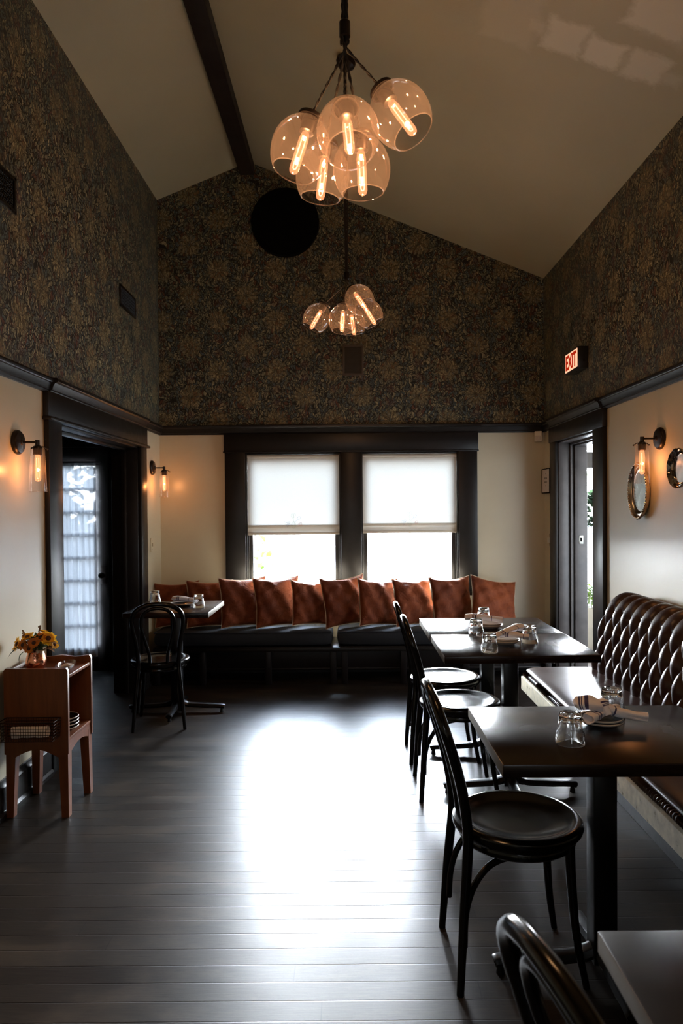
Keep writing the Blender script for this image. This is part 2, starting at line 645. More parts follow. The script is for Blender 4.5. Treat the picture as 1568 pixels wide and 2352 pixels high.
def leather():
    q = NT('oxblood_brown_leather')
    p = q.obj()
    a = q.noise(p, 6, 5)
    v = q.n('TexVoronoi')
    q.l(p, v.inputs['Vector'])
    v.inputs['Scale'].default_value = 260
    c = q.mix(q.mr(a, 0.3, 0.7), (0.030, 0.013, 0.010), (0.050, 0.022, 0.017))
    q.set(Base_Color=c, Roughness=q.mr(a, 0.3, 0.7, 0.27, 0.36))
    q.bump(q.math('ADD', q.math('MULTIPLY', v.outputs[0], 0.08), q.math('MULTIPLY', q.noise(p, 25, 4), 0.3)), 0.15, 0.006)
    return q.m


def thin_glass(name, tint, refl=1.0, add=0.0, haze=0.0):
    """thin blown glass: clear straight through, brighter reflection towards the rim"""
    q = NT(name)
    q.t.nodes.remove(q.b)
    tr = q.n('BsdfTransparent')
    tr.inputs[0].default_value = (*tint, 1)
    gl = q.n('BsdfGlossy')
    gl.inputs[0].default_value = (1, 1, 1, 1)
    gl.inputs['Roughness'].default_value = 0.04
    fr = q.n('LayerWeight')
    fr.inputs[0].default_value = 0.5
    f = q.math('POWER', fr.outputs['Facing'], 3.5)
    f = q.math('MULTIPLY_ADD', f, 0.65 * refl, 0.05 + add, clamp=True)
    mx = q.n('MixShader')
    q.l(f, mx.inputs[0])
    q.l(tr.outputs[0], mx.inputs[1])
    q.l(gl.outputs[0], mx.inputs[2])
    last = mx
    if haze:  # translucent peach veil imitating bloom around the lit bulbs
        tl = q.n('BsdfTranslucent')
        tl.inputs[0].default_value = (0.9, 0.72, 0.65, 1)
        m2 = q.n('MixShader')
        m2.inputs[0].default_value = haze
        q.l(mx.outputs[0], m2.inputs[1])
        q.l(tl.outputs[0], m2.inputs[2])
        last = m2
    q.l(last.outputs[0], q.out.inputs[0])
    return q.m


def tumbler_glass():
    q = NT('clear_pressed_glass')
    q.set(Base_Color=(0.97, 0.98, 0.98), Roughness=0.02)
    q.b.inputs['Transmission Weight'].default_value = 1.0
    q.b.inputs['IOR'].default_value = 1.48
    q.bump(q.noise(q.obj(), 40, 1), 0.03, 0.002)
    return q.m


def emit(name, col, st):
    q = NT(name)
    q.t.nodes.remove(q.b)
    e = q.n('Emission')
    e.inputs[0].default_value = (*col, 1)
    e.inputs[1].default_value = st
    q.l(e.outputs[0], q.out.inputs[0])
    return q.m


def bulb_glass():
    """lit tube of an amber filament bulb"""
    q = NT('lit_amber_bulb_glass')
    q.t.nodes.remove(q.b)
    tr = q.n('BsdfTransparent')
    tr.inputs[0].default_value = (1.0, 0.86, 0.7, 1)
    gl = q.n('BsdfGlossy')
    gl.inputs['Roughness'].default_value = 0.05
    em = q.n('Emission')
    em.inputs[0].default_value = (1.0, 0.33, 0.15, 1)
    em.inputs[1].default_value = 0.55
    fr = q.n('LayerWeight')
    fr.inputs[0].default_value = 0.4
    mx = q.n('MixShader')
    q.l(q.math('MULTIPLY_ADD', fr.outputs['Facing'], 0.12, 0.0), mx.inputs[0])
    q.l(tr.outputs[0], mx.inputs[1])
    q.l(gl.outputs[0], mx.inputs[2])
    ad = q.n('AddShader')
    q.l(mx.outputs[0], ad.inputs[0])
    q.l(em.outputs[0], ad.inputs[1])
    q.l(ad.outputs[0], q.out.inputs[0])
    return q.m


def cloth_trans(name, col, tcol, trans, see=0.0, weave=500, folds=False):
    """woven sheet that lets daylight through"""
    q = NT(name)
    q.t.nodes.remove(q.b)
    nz = q.noise(q.mapping(q.obj(), (1, 1, 0.35)), weave, 2)
    df = q.n('BsdfDiffuse')
    q.l(q.mix(q.mr(nz, 0.3, 0.7), tuple(x * 0.9 for x in col), col), df.inputs[0])
    tl = q.n('BsdfTranslucent')
    q.l(q.mix(q.mr(nz, 0.3, 0.7), tuple(x * 0.9 for x in tcol), tcol), tl.inputs[0])
    mx = q.n('MixShader')
    mx.inputs[0].default_value = trans
    q.l(df.outputs[0], mx.inputs[1])
    q.l(tl.outputs[0], mx.inputs[2])
    last = mx
    if see:
        tp = q.n('BsdfTransparent')
        m2 = q.n('MixShader')
        m2.inputs[0].default_value = see
        q.l(mx.outputs[0], m2.inputs[1])
        q.l(tp.outputs[0], m2.inputs[2])
        last = m2
    q.l(last.outputs[0], q.out.inputs[0])
    return q.m


def leaf_mat(name, c0, c1):
    q = NT(name)
    a = q.noise(q.obj(), 7, 3)
    c = q.mix(q.mr(a, 0.3, 0.7), c0, c1)
    q.set(Base_Color=c, Roughness=0.45)
    tl = q.n('BsdfTranslucent')
    q.l(q.mix(0.5, c, c1), tl.inputs[0])
    mx = q.n('MixShader')
    mx.inputs[0].default_value = 0.4
    q.l(q.b.outputs[0], mx.inputs[1])
    q.l(tl.outputs[0], mx.inputs[2])
    q.l(mx.outputs[0], q.out.inputs[0])
    return q.m


def napkin_mat():
    q = NT('white_napkin_with_blue_stripes')
    uv = q.n('UVMap')
    s = q.n('SeparateXYZ')
    q.l(uv.outputs[0], s.inputs[0])
    st = None
    for c0, wd in ((0.22, 0.012), (0.25, 0.006), (0.30, 0.018), (0.70, 0.010)):
        m_ = q.math('COMPARE', s.outputs[0], c0, wd)
        st = m_ if st is None else q.math('MAXIMUM', st, m_)
    q.set(Base_Color=q.mix(st, (0.88, 0.82, 0.84), (0.05, 0.04, 0.12)), Roughness=0.9)
    q.b.inputs['Sheen Weight'].default_value = 0.2
    q.bump(q.noise(q.obj(), 60, 4, 0.6, 1), 0.4, 0.004)
    return q.m


M['wall'] = wall_paint()
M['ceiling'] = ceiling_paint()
M['paper_x'] = wallpaper('x')
M['paper_y'] = wallpaper('y')
M['floor'] = floor_mat()
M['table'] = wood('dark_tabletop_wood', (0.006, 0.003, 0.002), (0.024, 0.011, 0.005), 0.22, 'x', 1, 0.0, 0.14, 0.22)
M['console'] = wood('red_brown_wood', (0.085, 0.024, 0.006), (0.18, 0.052, 0.013), 0.38, 'z', 0.8, 0.1)
M['beamwood'] = wood('dark_beam_wood', (0.008, 0.004, 0.003), (0.022, 0.010, 0.006), 0.6, 'y', 0.6)
M['jamb'] = plain('worn_grey_brown_jamb_paint', (0.045, 0.040, 0.038), 0.35, nscale=9, var=0.3, bump=0.3)
M['banquette_trim'] = plain('scuffed_cream_rail_paint', (0.55, 0.49, 0.37), 0.3, nscale=25, var=0.3)
M['velvet'] = velvet()
M['backing'] = plain('cream_cotton_backing', (0.50, 0.40, 0.28), 0.9, nscale=80)
M['leather'] = leather()
M['globe'] = thin_glass('pink_tinted_blown_glass', (0.96, 0.90, 0.87), 1.0, haze=0.016)
M['sconce_glass'] = thin_glass('clear_cylinder_glass', (0.96, 0.94, 0.92), 1.0, haze=0.02)
M['pane'] = thin_glass('window_pane_glass', (0.97, 0.98, 0.98), 0.25)
M['tumbler'] = tumbler_glass()
M['filament'] = emit('glowing_filament', (1.0, 0.50, 0.34), 2.6)
M['bulb'] = bulb_glass()
M['shade'] = cloth_trans('pale_roller_shade_fabric', (0.62, 0.58, 0.50), (0.60, 0.62, 0.60), 0.021)
M['shade_hem'] = cloth_trans('roller_shade_hem', (0.55, 0.50, 0.42), (0.5, 0.46, 0.4), 0.02)
M['sheer'] = cloth_trans('sheer_curtain', (0.5, 0.52, 0.55), (0.72, 0.80, 0.90), 0.017, 0.008, 300)
M['napkin'] = napkin_mat()
M['leaf_bright'] = leaf_mat('bright_green_leaf', (0.035, 0.065, 0.010), (0.08, 0.13, 0.02))  # brighter leaf green for planter, vine and shrub
M['leaf_dark'] = leaf_mat('dark_leaf', (0.015, 0.03, 0.012), (0.04, 0.07, 0.02))
M['far_leaf'] = leaf_mat('pale_distant_leaf', (0.06, 0.10, 0.04), (0.14, 0.20, 0.08))  # paler leaf green for the distant tree
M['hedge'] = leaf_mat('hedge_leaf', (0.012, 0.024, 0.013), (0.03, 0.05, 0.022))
M['petal'] = leaf_mat('yellow_petal', (0.75, 0.36, 0.02), (0.9, 0.55, 0.04))
M['petal_o'] = leaf_mat('orange_petal', (0.5, 0.12, 0.01), (0.75, 0.28, 0.02))
M['seed'] = plain('brown_flower_centre', (0.06, 0.02, 0.01), 0.9)
M['dryleaf'] = leaf_mat('dry_tan_leaf', (0.25, 0.15, 0.08), (0.38, 0.25, 0.15))
M['sign_face'] = emit('lit_exit_face', (1.0, 0.50, 0.30), 1.1)
M['sign_letters'] = emit('lit_exit_red', (0.75, 0.03, 0.008), 0.5)
M['motif_green'] = plain('embroidery_green', (0.28, 0.33, 0.18), 0.9)
M['motif_blue'] = plain('embroidery_blue', (0.16, 0.20, 0.28), 0.9)
M['motif_red'] = plain('embroidery_red', (0.45, 0.18, 0.12), 0.9)

# ------------------------------------------------------------------ setting
XL, XR, YB, YF = -1.65, 1.72, 6.27, -3.0
RAIL0, RAIL1 = 2.085, 2.165
RX, RZ, SL = -0.845, 4.46, 0.402
TH = 0.2
LD0, LD1, LDZ = 4.06, 5.60, 1.94        # left doorway
RD0, RD1, RDZ = 4.95, 5.84, 1.965       # right doorway
ceil_z = lambda x: RZ - SL * abs(x - RX)

mb = MB().box(-6.2, XR + TH, YF - 0.2, YB + TH, -0.1, 0.0)
struct('floor', mb, M['floor'])

# left wall with doorway
mb = MB()
zt = ceil_z(XL) + 0.02
for (a, b, c, d, mi) in [(YF, LD0, 0, RAIL0, 0), (LD1, YB, 0, RAIL0, 0), (LD0, LD1, LDZ, RAIL0, 0), (YF, YB, RAIL0, zt, 1)]:
    mb.box(XL - TH, XL, a, b, c, d, mi=mi)
struct('wall_left', mb, [M['wall'], M['paper_y']])
# right wall with doorway
mb = MB()
zt = ceil_z(XR) + 0.02
for (a, b, c, d, mi) in [(YF, RD0, 0, RAIL0, 0), (RD1, YB, 0, RAIL0, 0), (RD0, RD1, RDZ, RAIL0, 0), (YF, YB, RAIL0, zt, 1)]:
    mb.box(XR, XR + TH, a, b, c, d, mi=mi)
struct('wall_right', mb, [M['wall'], M['paper_y']])
# far wall with two windows
WL0, WL1, WR0, WR1, WZ0, WZ1 = -0.90, -0.067, 0.113, 0.965, 0.70, 1.925
mb = MB()
for (a, b, c, d) in [(XL - TH, WL0, 0, RAIL0), (WL1, WR0, 0, RAIL0), (WR1, XR + TH, 0, RAIL0), (WL0, WL1, 0, WZ0), (WR0, WR1, 0, WZ0), (WL0, WL1, WZ1, RAIL0), (WR0, WR1, WZ1, RAIL0)]:
    mb.box(a, b, YB, YB + TH, c, d, mi=0)
mb.prism([(XL - TH, RAIL0), (XR + TH, RAIL0), (XR + TH, ceil_z(XR + TH)), (RX, RZ + 0.02), (XL - TH, ceil_z(XL - TH))], YB, YB + TH, 'y', mi=1)
struct('wall_back', mb, [M['wall'], M['paper_x']])
# wall behind the camera, with an unseen opening added to light the front of the room
mb = MB()
for (a, b, c, d) in [(XL - TH, -0.5, 0, RAIL0), (0.5, XR + TH, 0, RAIL0), (-0.5, 0.5, 0, 1.5)]:
    mb.box(a, b, YF - TH, YF, c, d)
mb.box(XL - TH, -0.5, YF - TH, YF, RAIL0, 2.2)
mb.box(0.5, XR + TH, YF - TH, YF, RAIL0, 2.2)
mb.prism([(XL - TH, 2.2), (XR + TH, 2.2), (XR + TH, ceil_z(XR + TH)), (RX, RZ + 0.02), (XL - TH, ceil_z(XL - TH))], YF - TH, YF, 'y')
struct('wall_front', mb, M['wall'])
# ceiling slopes
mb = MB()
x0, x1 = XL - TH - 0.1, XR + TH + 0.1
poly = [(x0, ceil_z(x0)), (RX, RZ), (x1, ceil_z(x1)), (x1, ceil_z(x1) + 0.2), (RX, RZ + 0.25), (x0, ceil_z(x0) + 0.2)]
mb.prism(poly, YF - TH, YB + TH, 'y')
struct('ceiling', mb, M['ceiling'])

# ridge beam
o = MB().rbox(-0.925, -0.80, YF, YB, 4.345, 4.47, 0.006).build('ridge_beam', M['beamwood'])
tag(o, 'dark brown wooden beam running along the ridge of the sloped ceiling', 'beam')


def rail_profile(w=0.045, z0=RAIL0, z1=RAIL1):
    return [(0, z0), (w * .35, z0), (w * .42, z0 + .012), (w * .55, z0 + .016), (w * .62, z0 + .035), (w * .78, z0 + .052), (w * .95, z0 + .056), (w, z0 + .06), (w, z1 - .006), (w * .9, z1), (0, z1)]


n_trim = [0]


def trim(mb, mat=None, smooth=True):
    n_trim[0] += 1
    return struct('trim_%d' % n_trim[0], mb, mat or M['trim'], smooth=smooth)


# picture rails
trim(MB().prism([(XL + a, z) for a, z in rail_profile()], YF, YB, 'y'))
trim(MB().prism([(XL + a, z) for a, z in rail_profile(0.07)], LD0 - 0.15, LD1 + 0.13, 'y'))
trim(MB().prism([(XR - a, z) for a, z in rail_profile()], YF, YB, 'y'))
trim(MB().prism([(XR - a, z) for a, z in rail_profile(0.07)], RD0 - 0.17, RD1 + 0.13, 'y'))
trim(MB().prism([(YB - a, z) for a, z in rail_profile()], XL, XR, 'x'))
trim(MB().prism([(YB - a, z) for a, z in rail_profile(0.06)], -1.10, 1.15, 'x'))


def base_prof(h=0.17, w=0.022):
    return [(0, 0), (w + .012, 0), (w + .012, .018), (w, .03), (w, h - .03), (w * .6, h - .018), (w * .5, h), (0, h)]


def baseboard(side, mb):
    struct('baseboard_' + side, mb, M['trim'], smooth=True)


mb = MB()
mb.prism([(XL + a, z) for a, z in base_prof()], YF, LD0 - 0.18, 'y')
mb.prism([(XL + a, z) for a, z in base_prof()], LD1 + 0.16, YB, 'y')
baseboard('left', mb)
mb = MB()
mb.prism([(XR - a, z) for a, z in base_prof()], YF, RD0 - 0.21, 'y')
mb.prism([(XR - a, z) for a, z in base_prof()], RD1 + 0.16, YB, 'y')
baseboard('right', mb)
baseboard('back', MB().prism([(YB - a, z) for a, z in base_prof()], XL, XR, 'x'))

# left doorway: casings, header, jambs
d1 = thing('door_1', None, None)
d1['kind'] = 'structure'
cas = MB()
cas.rbox(XL, XL + .03, LD0 - .18, LD0, 0, LDZ, .004).build('casing', M['trim'], d1)
MB().rbox(XL, XL + .03, LD1, LD1 + .16, 0, LDZ, .004).build('casing', M['trim'], d1)
MB().rbox(XL, XL + .034, LD0 - .19, LD1 + .17, LDZ, RAIL0 + .005, .004).build('header', M['trim'], d1)
MB().rbox(XL, XL + .052, LD0 - .20, LD1 + .19, LDZ - .008, LDZ + .012, .005).build('header_bead', M['trim'], d1)
mb = MB()
mb.rbox(XL - TH, XL + .005, LD1 - .02, LD1, 0, LDZ, .003)
mb.rbox(XL - TH, XL + .005, LD0, LD0 + .02, 0, LDZ, .003)
mb.rbox(XL - TH, XL + .005, LD0, LD1, LDZ - .02, LDZ, .003)
mb.rbox(XL - .12, XL - .08, LD0, LD1, LDZ - .04, LDZ - .02, .003)
mb.rbox(XL - .12, XL - .08, LD1 - .04, LD1 - .02, 0, LDZ - .02, .003)
mb.build('jamb', M['trim'], d1)

# right doorway
d2 = thing('door_2', None, None)
d2['kind'] = 'structure'
MB().rbox(XR - .03, XR, RD0 - .20, RD0, 0, RDZ, .004).build('casing', M['trim'], d2)
MB().rbox(XR - .03, XR, RD1, RD1 + .16, 0, RDZ, .004).build('casing', M['trim'], d2)
MB().rbox(XR - .036, XR, RD0 - .21, RD1 + .17, RDZ, RAIL0 + .005, .004).build('header', M['trim'], d2)
mb = MB()
for (x0_, x1_, t_) in [(XR - .005, XR + .085, .012), (XR + .085, XR + .10, .030), (XR + .10, XR + .112, .022), (XR + .118, XR + TH + .02, .040)]:
    mb.rbox(x0_, x1_, RD1 - t_, RD1, 0, RDZ, .003)
    mb.rbox(x0_, x1_, RD0, RD0 + t_, 0, RDZ, .003)
    mb.rbox(x0_, x1_, RD0, RD1, RDZ - t_, RDZ, .003)
mb.build('jamb', M['jamb'], d2)
sp = MB().rbox(XR + .15, XR + .185, RD1 - .043, RD1 - .038, 1.13, 1.20, .001).build('strike_plate', M['silver_dark'], d2)
MB().rbox(XR + .160, XR + .175, RD1 - .0445, RD1 - .042, 1.15, 1.18, .001).build('latch_hole', M['black'], sp)
MB().rbox(XR - .01, XR + TH + .05, RD0, RD1, 0, .018, .004).build('threshold', M['jamb'], d2)

# far window casing
mb = MB()
mb.rbox(-1.078, WL0, YB - .03, YB, WZ0, 1.95, .004)
mb.rbox(WL1, WR0, YB - .03, YB, WZ0, 1.95, .004)
mb.rbox(WR1, 1.128, YB - .03, YB, WZ0, 1.95, .004)
trim(mb)
trim(MB().rbox(-1.085, 1.135, YB - .034, YB, 1.93, RAIL0 + .005, .004))
trim(MB().rbox(-1.09, 1.14, YB - .042, YB, 1.925, 1.938, .003))
trim(MB().rbox(-1.10, 1.15, YB - .05, YB + .02, WZ0 - .035, WZ0, .006))


def make_window(idx, a, b, sx):
    w_ = thing('window_%d' % idx, None, None)
    w_['kind'] = 'structure'
    mb = MB()      # box frame and parting strips
    for (p, q_) in ((a, a + .012), (b - .012, b)):
        mb.rbox(p, q_, YB - .004, YB + TH, WZ0, WZ1, .003)
    for (p, q_) in ((a, a + .022), (b - .022, b)):
        mb.rbox(p, q_, YB + .030, YB + .045, WZ0, WZ1, .003)
    mb.rbox(a, b, YB - .004, YB + TH, WZ1 - .014, WZ1, .003)
    mb.rbox(a, b, YB, YB + TH, WZ0, WZ0 + .02, .003)
    mb.build('window_frame', M['trim'], w_)

    def sash(y, z0, z1, nm, st):
        s_ = MB()
        s_.rbox(a + .012, a + .012 + st, y, y + .035, z0, z1, .003)
        s_.rbox(b - .012 - st, b - .012, y, y + .035, z0, z1, .003)
        s_.rbox(a + .012, b - .012, y, y + .035, z0, z0 + .05, .003)
        s_.rbox(a + .012, b - .012, y, y + .035, z1 - .04, z1, .003)
        so = s_.build(nm, M['trim'], w_)
        MB().box(a + .05, b - .05, y + .016, y + .020, z0 + .04, z1 - .03).build('pane', M['pane'], so)
    sash(YB + .050, WZ0 + .02, 1.29, 'lower_sash', .042)
    sash(YB + .092, 1.26, WZ1 - .01, 'upper_sash', .042)
    return w_


make_window(1, WL0, WL1, 0)
make_window(2, WR0, WR1, 0)


def make_shade(a, b, zb, label):
    t = thing('roller_shade', label, 'roller shade', ((a + b) / 2, YB + .018, zb), 0, 'roller shades in the two far windows')
    hw = (b - a) / 2 - .014
    H_ = WZ1 - .02 - zb
    vs, fs = [], []
    n, m = 12, 16
    for j in range(m + 1):
        for i in range(n + 1):
            x = -hw + 2 * hw * i / n
            vs.append((x, 0.0015 * math.sin(i * 1.1) + .001 * math.cos(j * .7), H_ * j / m))
    for j in range(m):
        for i in range(n):
            k = j * (n + 1) + i
            fs.append((k, k + 1, k + n + 2, k + n + 1))
    MB().add(vs, fs).build('shade_fabric', M['shade'], t)
    MB().cyl((-hw, 0.0, H_ - .012), (hw, 0.0, H_ - .012), .016, n=16).build('roller', M['shade_hem'], t)
    MB().rbox(-hw, hw, -.006, .006, -.012, .012, .003).build('hem_bar', M['shade_hem'], t)
    MB().rbox(-hw, hw, -.003, .001, .05, .075, .0005).build('hem_stitching', M['shade'], t)
    ring = [(0.012 * math.cos(k / 16 * 2 * PI), -.008, -.024 + .014 * math.sin(k / 16 * 2 * PI)) for k in range(16)]
    MB().tube(ring, .0022, 6, closed=True).build('pull_ring', M['brass_ring'], t)
    # embroidered flower sprig: thin stitched outlines
    def sprig(paths, mat, nm):
        q = MB()
        for c in paths:
            q.tube([(x, -.003, z) for x, z in c], .0007, 5)
        q.build(nm, M[mat], t)
    def loop(cx, cz, rx, rz, rot=0, n=14):
        out = []
        for k in range(n + 1):
            a_ = 2 * PI * k / n
            x, z = rx * math.cos(a_), rz * math.sin(a_)
            out.append((cx + x * math.cos(rot) - z * math.sin(rot), cz + x * math.sin(rot) + z * math.cos(rot)))
        return out
    sprig([loop(0, .075, .018, .030), loop(.001, .075, .008, .026), loop(-.01, .155, .012, .020, .3), loop(.006, .158, .010, .018, -.4), [(0, .1), (-.002, .135)]], 'motif_green', 'embroidered_stem')
    sprig([loop(-.052, .09, .022, .012, .5), loop(-.05, .078, .008, .022, -.3), loop(.045, .135, .018, .011, .7), [(-.02, .08), (-.075, .1), (-.085, .105)], [(.012, .1), (.035, .125)]], 'motif_blue', 'embroidered_leaves')
    sprig([loop(.055, .082, .020, .009, .2), loop(.058, .088, .016, .006, .7), loop(.058, .076, .016, .006, -.4)], 'motif_red', 'embroidered_bud')
    return t


make_shade(WL0, WL1, 1.215, 'pale translucent roller shade half drawn in the left window, hem slightly lower')
make_shade(WR0, WR1, 1.224, 'pale translucent roller shade half drawn in the right window, near the doorway')

# ------------------------------------------------------------------ room beyond the left doorway
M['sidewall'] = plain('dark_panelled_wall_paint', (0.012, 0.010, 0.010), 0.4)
FX0, FX1 = -2.95, -2.12
mb = MB()
mb.box(-6, FX0, YB + .05, YB + TH, 0, 2.6).box(FX1, XL - TH, YB + .05, YB + TH, 0, 2.6).box(FX0, FX1, YB + .05, YB + TH, 1.99, 2.6)
struct('wall_side_room_back', mb, M['sidewall'])
struct('wall_side_room_left', MB().box(-6.2, -6.0, 0.5, YB + TH, 0, 2.6), M['sidewall'])
struct('wall_side_room_front', MB().box(-6.2, XL - TH, 0.4, 0.6, 0, 2.6), M['sidewall'])
struct('ceiling_side_room', MB().box(-6.2, XL - TH, 0.4, YB + TH, 2.6, 2.8), M['sidewall'])
fd = thing('door_3', None, None)
fd['kind'] = 'structure'
mb = MB()
YD = YB + .06
mb.rbox(FX0, FX0 + .11, YD, YD + .04, 0, 1.995, .004).rbox(FX1 - .12, FX1, YD, YD + .04, 0, 1.995, .004)
mb.rbox(FX0 + .1, FX1 - .11, YD, YD + .04, 1.83, 1.995, .004).rbox(FX0 + .1, FX1 - .11, YD, YD + .04, 0, .22, .004)
for k in range(1, 8):
    z = .22 + (1.83 - .22) * k / 8
    mb.rbox(FX0 + .1, FX1 - .11, YD + .008, YD + .032, z - .011, z + .011, .003)
mb.rbox(-2.545, -2.521, YD + .008, YD + .032, .2, 1.85, .003)
mb.build('glazed_leaf', M['trim'], fd)
MB().box(FX0 + .1, FX1 - .11, YD + .018, YD + .022, .21, 1.84).build('pane', M['pane'], fd)
kb = MB().cyl((-2.175, YD, .86), (-2.175, YD - .05, .86), .012, n=14)
kb.sphere((-2.175, YD - .065, .86), .028)
kb.build('door_knob', M['blackmetal'], fd)
MB().rbox(-2.20, -2.15, YD - .006, YD, .78, .94, .003).build('knob_plate', M['blackmetal'], fd)
# casings around it
mb = MB()
mb.rbox(FX1, FX1 + .12, YB + .03, YB + .05, 0, 1.99, .003).rbox(FX0 - .12, FX0, YB + .03, YB + .05, 0, 1.99, .003).rbox(FX0 - .14, FX1 + .14, YB + .026, YB + .05, 1.99, 2.14, .003)
trim(mb)
# sheer curtain with gathers
cur = thing('sheer_curtain', 'white sheer curtain gathered on the glazed door in the dark room at left', 'curtain', (-2.54, YD - .03, .14))
vs, fs = [], []
n, m = 90, 16
for j in range(m + 1):
    z = 1.715 * j / m
    for i in range(n + 1):
        u = i / n
        x = -.30 + .615 * u
        y = .012 * math.sin(u * 62 + .6 * math.sin(j * .3)) * (0.8 + .3 * math.sin(u * 11)) + .004 * math.sin(u * 140)
        vs.append((x, y, z))
for j in range(m):
    for i in range(n):
        k = j * (n + 1) + i
        fs.append((k, k + 1, k + n + 2, k + n + 1))
MB().add(vs, fs).build('curtain_fabric', M['sheer'], cur)
MB().cyl((-.36, -.012, 1.715), (.36, -.012, 1.715), .006, n=10).build('curtain_rod', M['blackmetal'], cur)


# ------------------------------------------------------------------ bentwood chair
def make_chair(name, label):
    t = thing(name, label, 'chair', group='black bentwood café chairs')
    m = M['chair']
    half = [(-.215, .172, 0), (-.200, .155, .22), (-.183, .136, .42), (-.186, .136, .50), (-.202, .146, .60), (-.228, .164, .70), (-.250, .168, .77), (-.266, .150, .822), (-.277, .105, .858), (-.283, .05, .874), (-.285, 0, .878)]
    full = half + [(x, -y, z) for x, y, z in half[-2::-1]]
    pts = catmull(full, 6)
    rs = []
    for p in pts:
        rs.append(0.0115 + 0.0045 * min(1, p.z / .35))
    MB().tube(pts, rs, 14).build('back_hoop', m, t)
    half = [(-.176, .058, .452), (-.184, .062, .52), (-.200, .082, .60), (-.224, .104, .69), (-.245, .110, .755), (-.262, .092, .808), (-.272, .055, .838), (-.276, 0, .849)]
    full = half + [(x, -y, z) for x, y, z in half[-2::-1]]
    MB().tube(catmull(full, 6), .0115, 12).build('inner_hoop', m, t)
    prof = [(0, .450), (.10, .4505), (.145, .453), (.166, .460), (.180, .464), (.194, .463), (.203, .456), (.206, .446), (.203, .434), (.195, .424), (.18, .420), (0, .420)]
    MB().lathe(prof, 56).build('seat', m, t)
    prof = [(.150, .421), (.178, .421), (.182, .415), (.182, .398), (.176, .392), (.158, .392), (.150, .398)]
    MB().lathe(prof, 48, closed=True).build('seat_ring', m, t)
    for s in (1, -1):
        p = catmull([(.128, .122 * s, .425), (.133, .126 * s, .30), (.145, .136 * s, .14), (.168, .155 * s, 0)], 6)
        MB().tube(p, [.0165 - .006 * (i / (len(p) - 1)) for i in range(len(p))], 14).build('leg', m, t)
    half = [(-.196, .140, .125), (-.190, .132, .22), (-.165, .128, .30), (-.115, .124, .362), (-.045, .120, .386), (.04, .115, .388), (.095, .098, .388), (.115, .055, .388), (.118, 0, .388)]
    full = half + [(x, -y, z) for x, y, z in half[-2::-1]]
    MB().tube(catmull(full, 6), .0105, 10).build('leg_brace', m, t)
    return t


chair0 = make_chair('bentwood_chair', 'black bentwood chair in full view, pulled up to the front right table')
chair0.location = (.530, 2.27, 0)
chair0.rotation_euler = (0, 0, 1.5 * D2R)
g = 'black bentwood café chairs'
place_chair = lambda x, y, rz, lab: place_copy(chair0, (x, y, 0), rz * D2R, lab, g)
place_chair(.56, 3.64, 0, 'black bentwood chair behind the front chair, its seat just beyond the front table')
place_chair(.555, 4.15, 0, 'black bentwood chair farthest back on the right, its round seat shining white')
place_chair(.520, .951, 12, 'blurred black bentwood chair top cut off at the bottom right corner')
cE = place_chair(-1.280, 4.82, 101, 'black bentwood chair seen from behind at the small left table by the doorway')
cE.scale = (.95, .95, .95)


# ------------------------------------------------------------------ pedestal tables
def make_table(label, W_, D_, group=None, mat='table'):
    t = thing('pedestal_table', label, 'table', group=group)
    w2, d2_ = W_ / 2, D_ / 2
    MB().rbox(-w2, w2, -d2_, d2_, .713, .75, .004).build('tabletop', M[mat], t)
    MB().rbox(-.036, .036, -.036, .036, .04, .713, .004).build('post', M['iron'], t)
    q = MB()
    q.rbox(-.16, .16, -.02, .02, .698, .713, .003).rbox(-.02, .02, -.16, .16, .698, .713, .003)
    q.build('top_bracket', M['iron'], t)
    for a, L in ((0, .335), (PI, .335), (PI / 2, .25), (-PI / 2, .25)):
        R_ = Matrix.Rotation(a, 4, 'Z')
        q = MB()
        pts = [(.02, 0, .075), (.06, 0, .060), (.12, 0, .050), (L - .03, 0, .042), (L, 0, .036)]
        q.tube(catmull(pts, 4), [.030] * 5 + [.026] * 6 + [.023] * 5 + [.021], 8, M=R_, flat=.75)
        q.build('foot', M['iron'], t)
        MB().cyl((L - .02, 0, 0), (L - .02, 0, .03), .014, .010, n=12, M=R_).build('leveller', M['iron'], t)
    return t


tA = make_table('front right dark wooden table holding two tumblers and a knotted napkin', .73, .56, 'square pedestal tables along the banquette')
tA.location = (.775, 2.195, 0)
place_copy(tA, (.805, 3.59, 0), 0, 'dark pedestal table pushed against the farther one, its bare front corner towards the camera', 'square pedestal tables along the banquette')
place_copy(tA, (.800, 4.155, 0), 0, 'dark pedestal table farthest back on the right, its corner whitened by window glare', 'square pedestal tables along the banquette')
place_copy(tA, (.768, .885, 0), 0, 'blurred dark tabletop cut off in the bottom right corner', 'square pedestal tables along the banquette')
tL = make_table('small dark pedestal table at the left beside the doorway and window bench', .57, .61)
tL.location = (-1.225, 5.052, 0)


# ------------------------------------------------------------------ tumblers
def make_tumbler(name, label):
    t = thing(name, label, 'drinking glass', group='upturned fluted tumblers')
    # standing mouth down: rim on the table, thick base on top
    outer = [(.0410, 0.0), (.0420, .0015), (.0412, .02), (.0398, .032), (.0365, .036), (.0352, .050), (.0335, .070), (.0318, .084), (.0300, .090), (.022, .0915), (.0, .0905)]
    inner = [(.0, .076), (.020, .0765), (.0265, .073), (.0295, .062), (.0318, .048), (.0345, .034), (.0385, .025), (.0396, .0)]

    def mod(a, z, r):
        k = max(0, min(1, (z - .028) / .008)) * max(0, min(1, (.093 - z) / .006))
        return 1 + k * .035 * (abs(math.cos(5 * a)) - .7) if r > .0298 else 1
    MB().lathe(outer + inner, 60, mod=mod, closed=True).build('glass_body', M['tumbler'], t, angle=50)
    return t


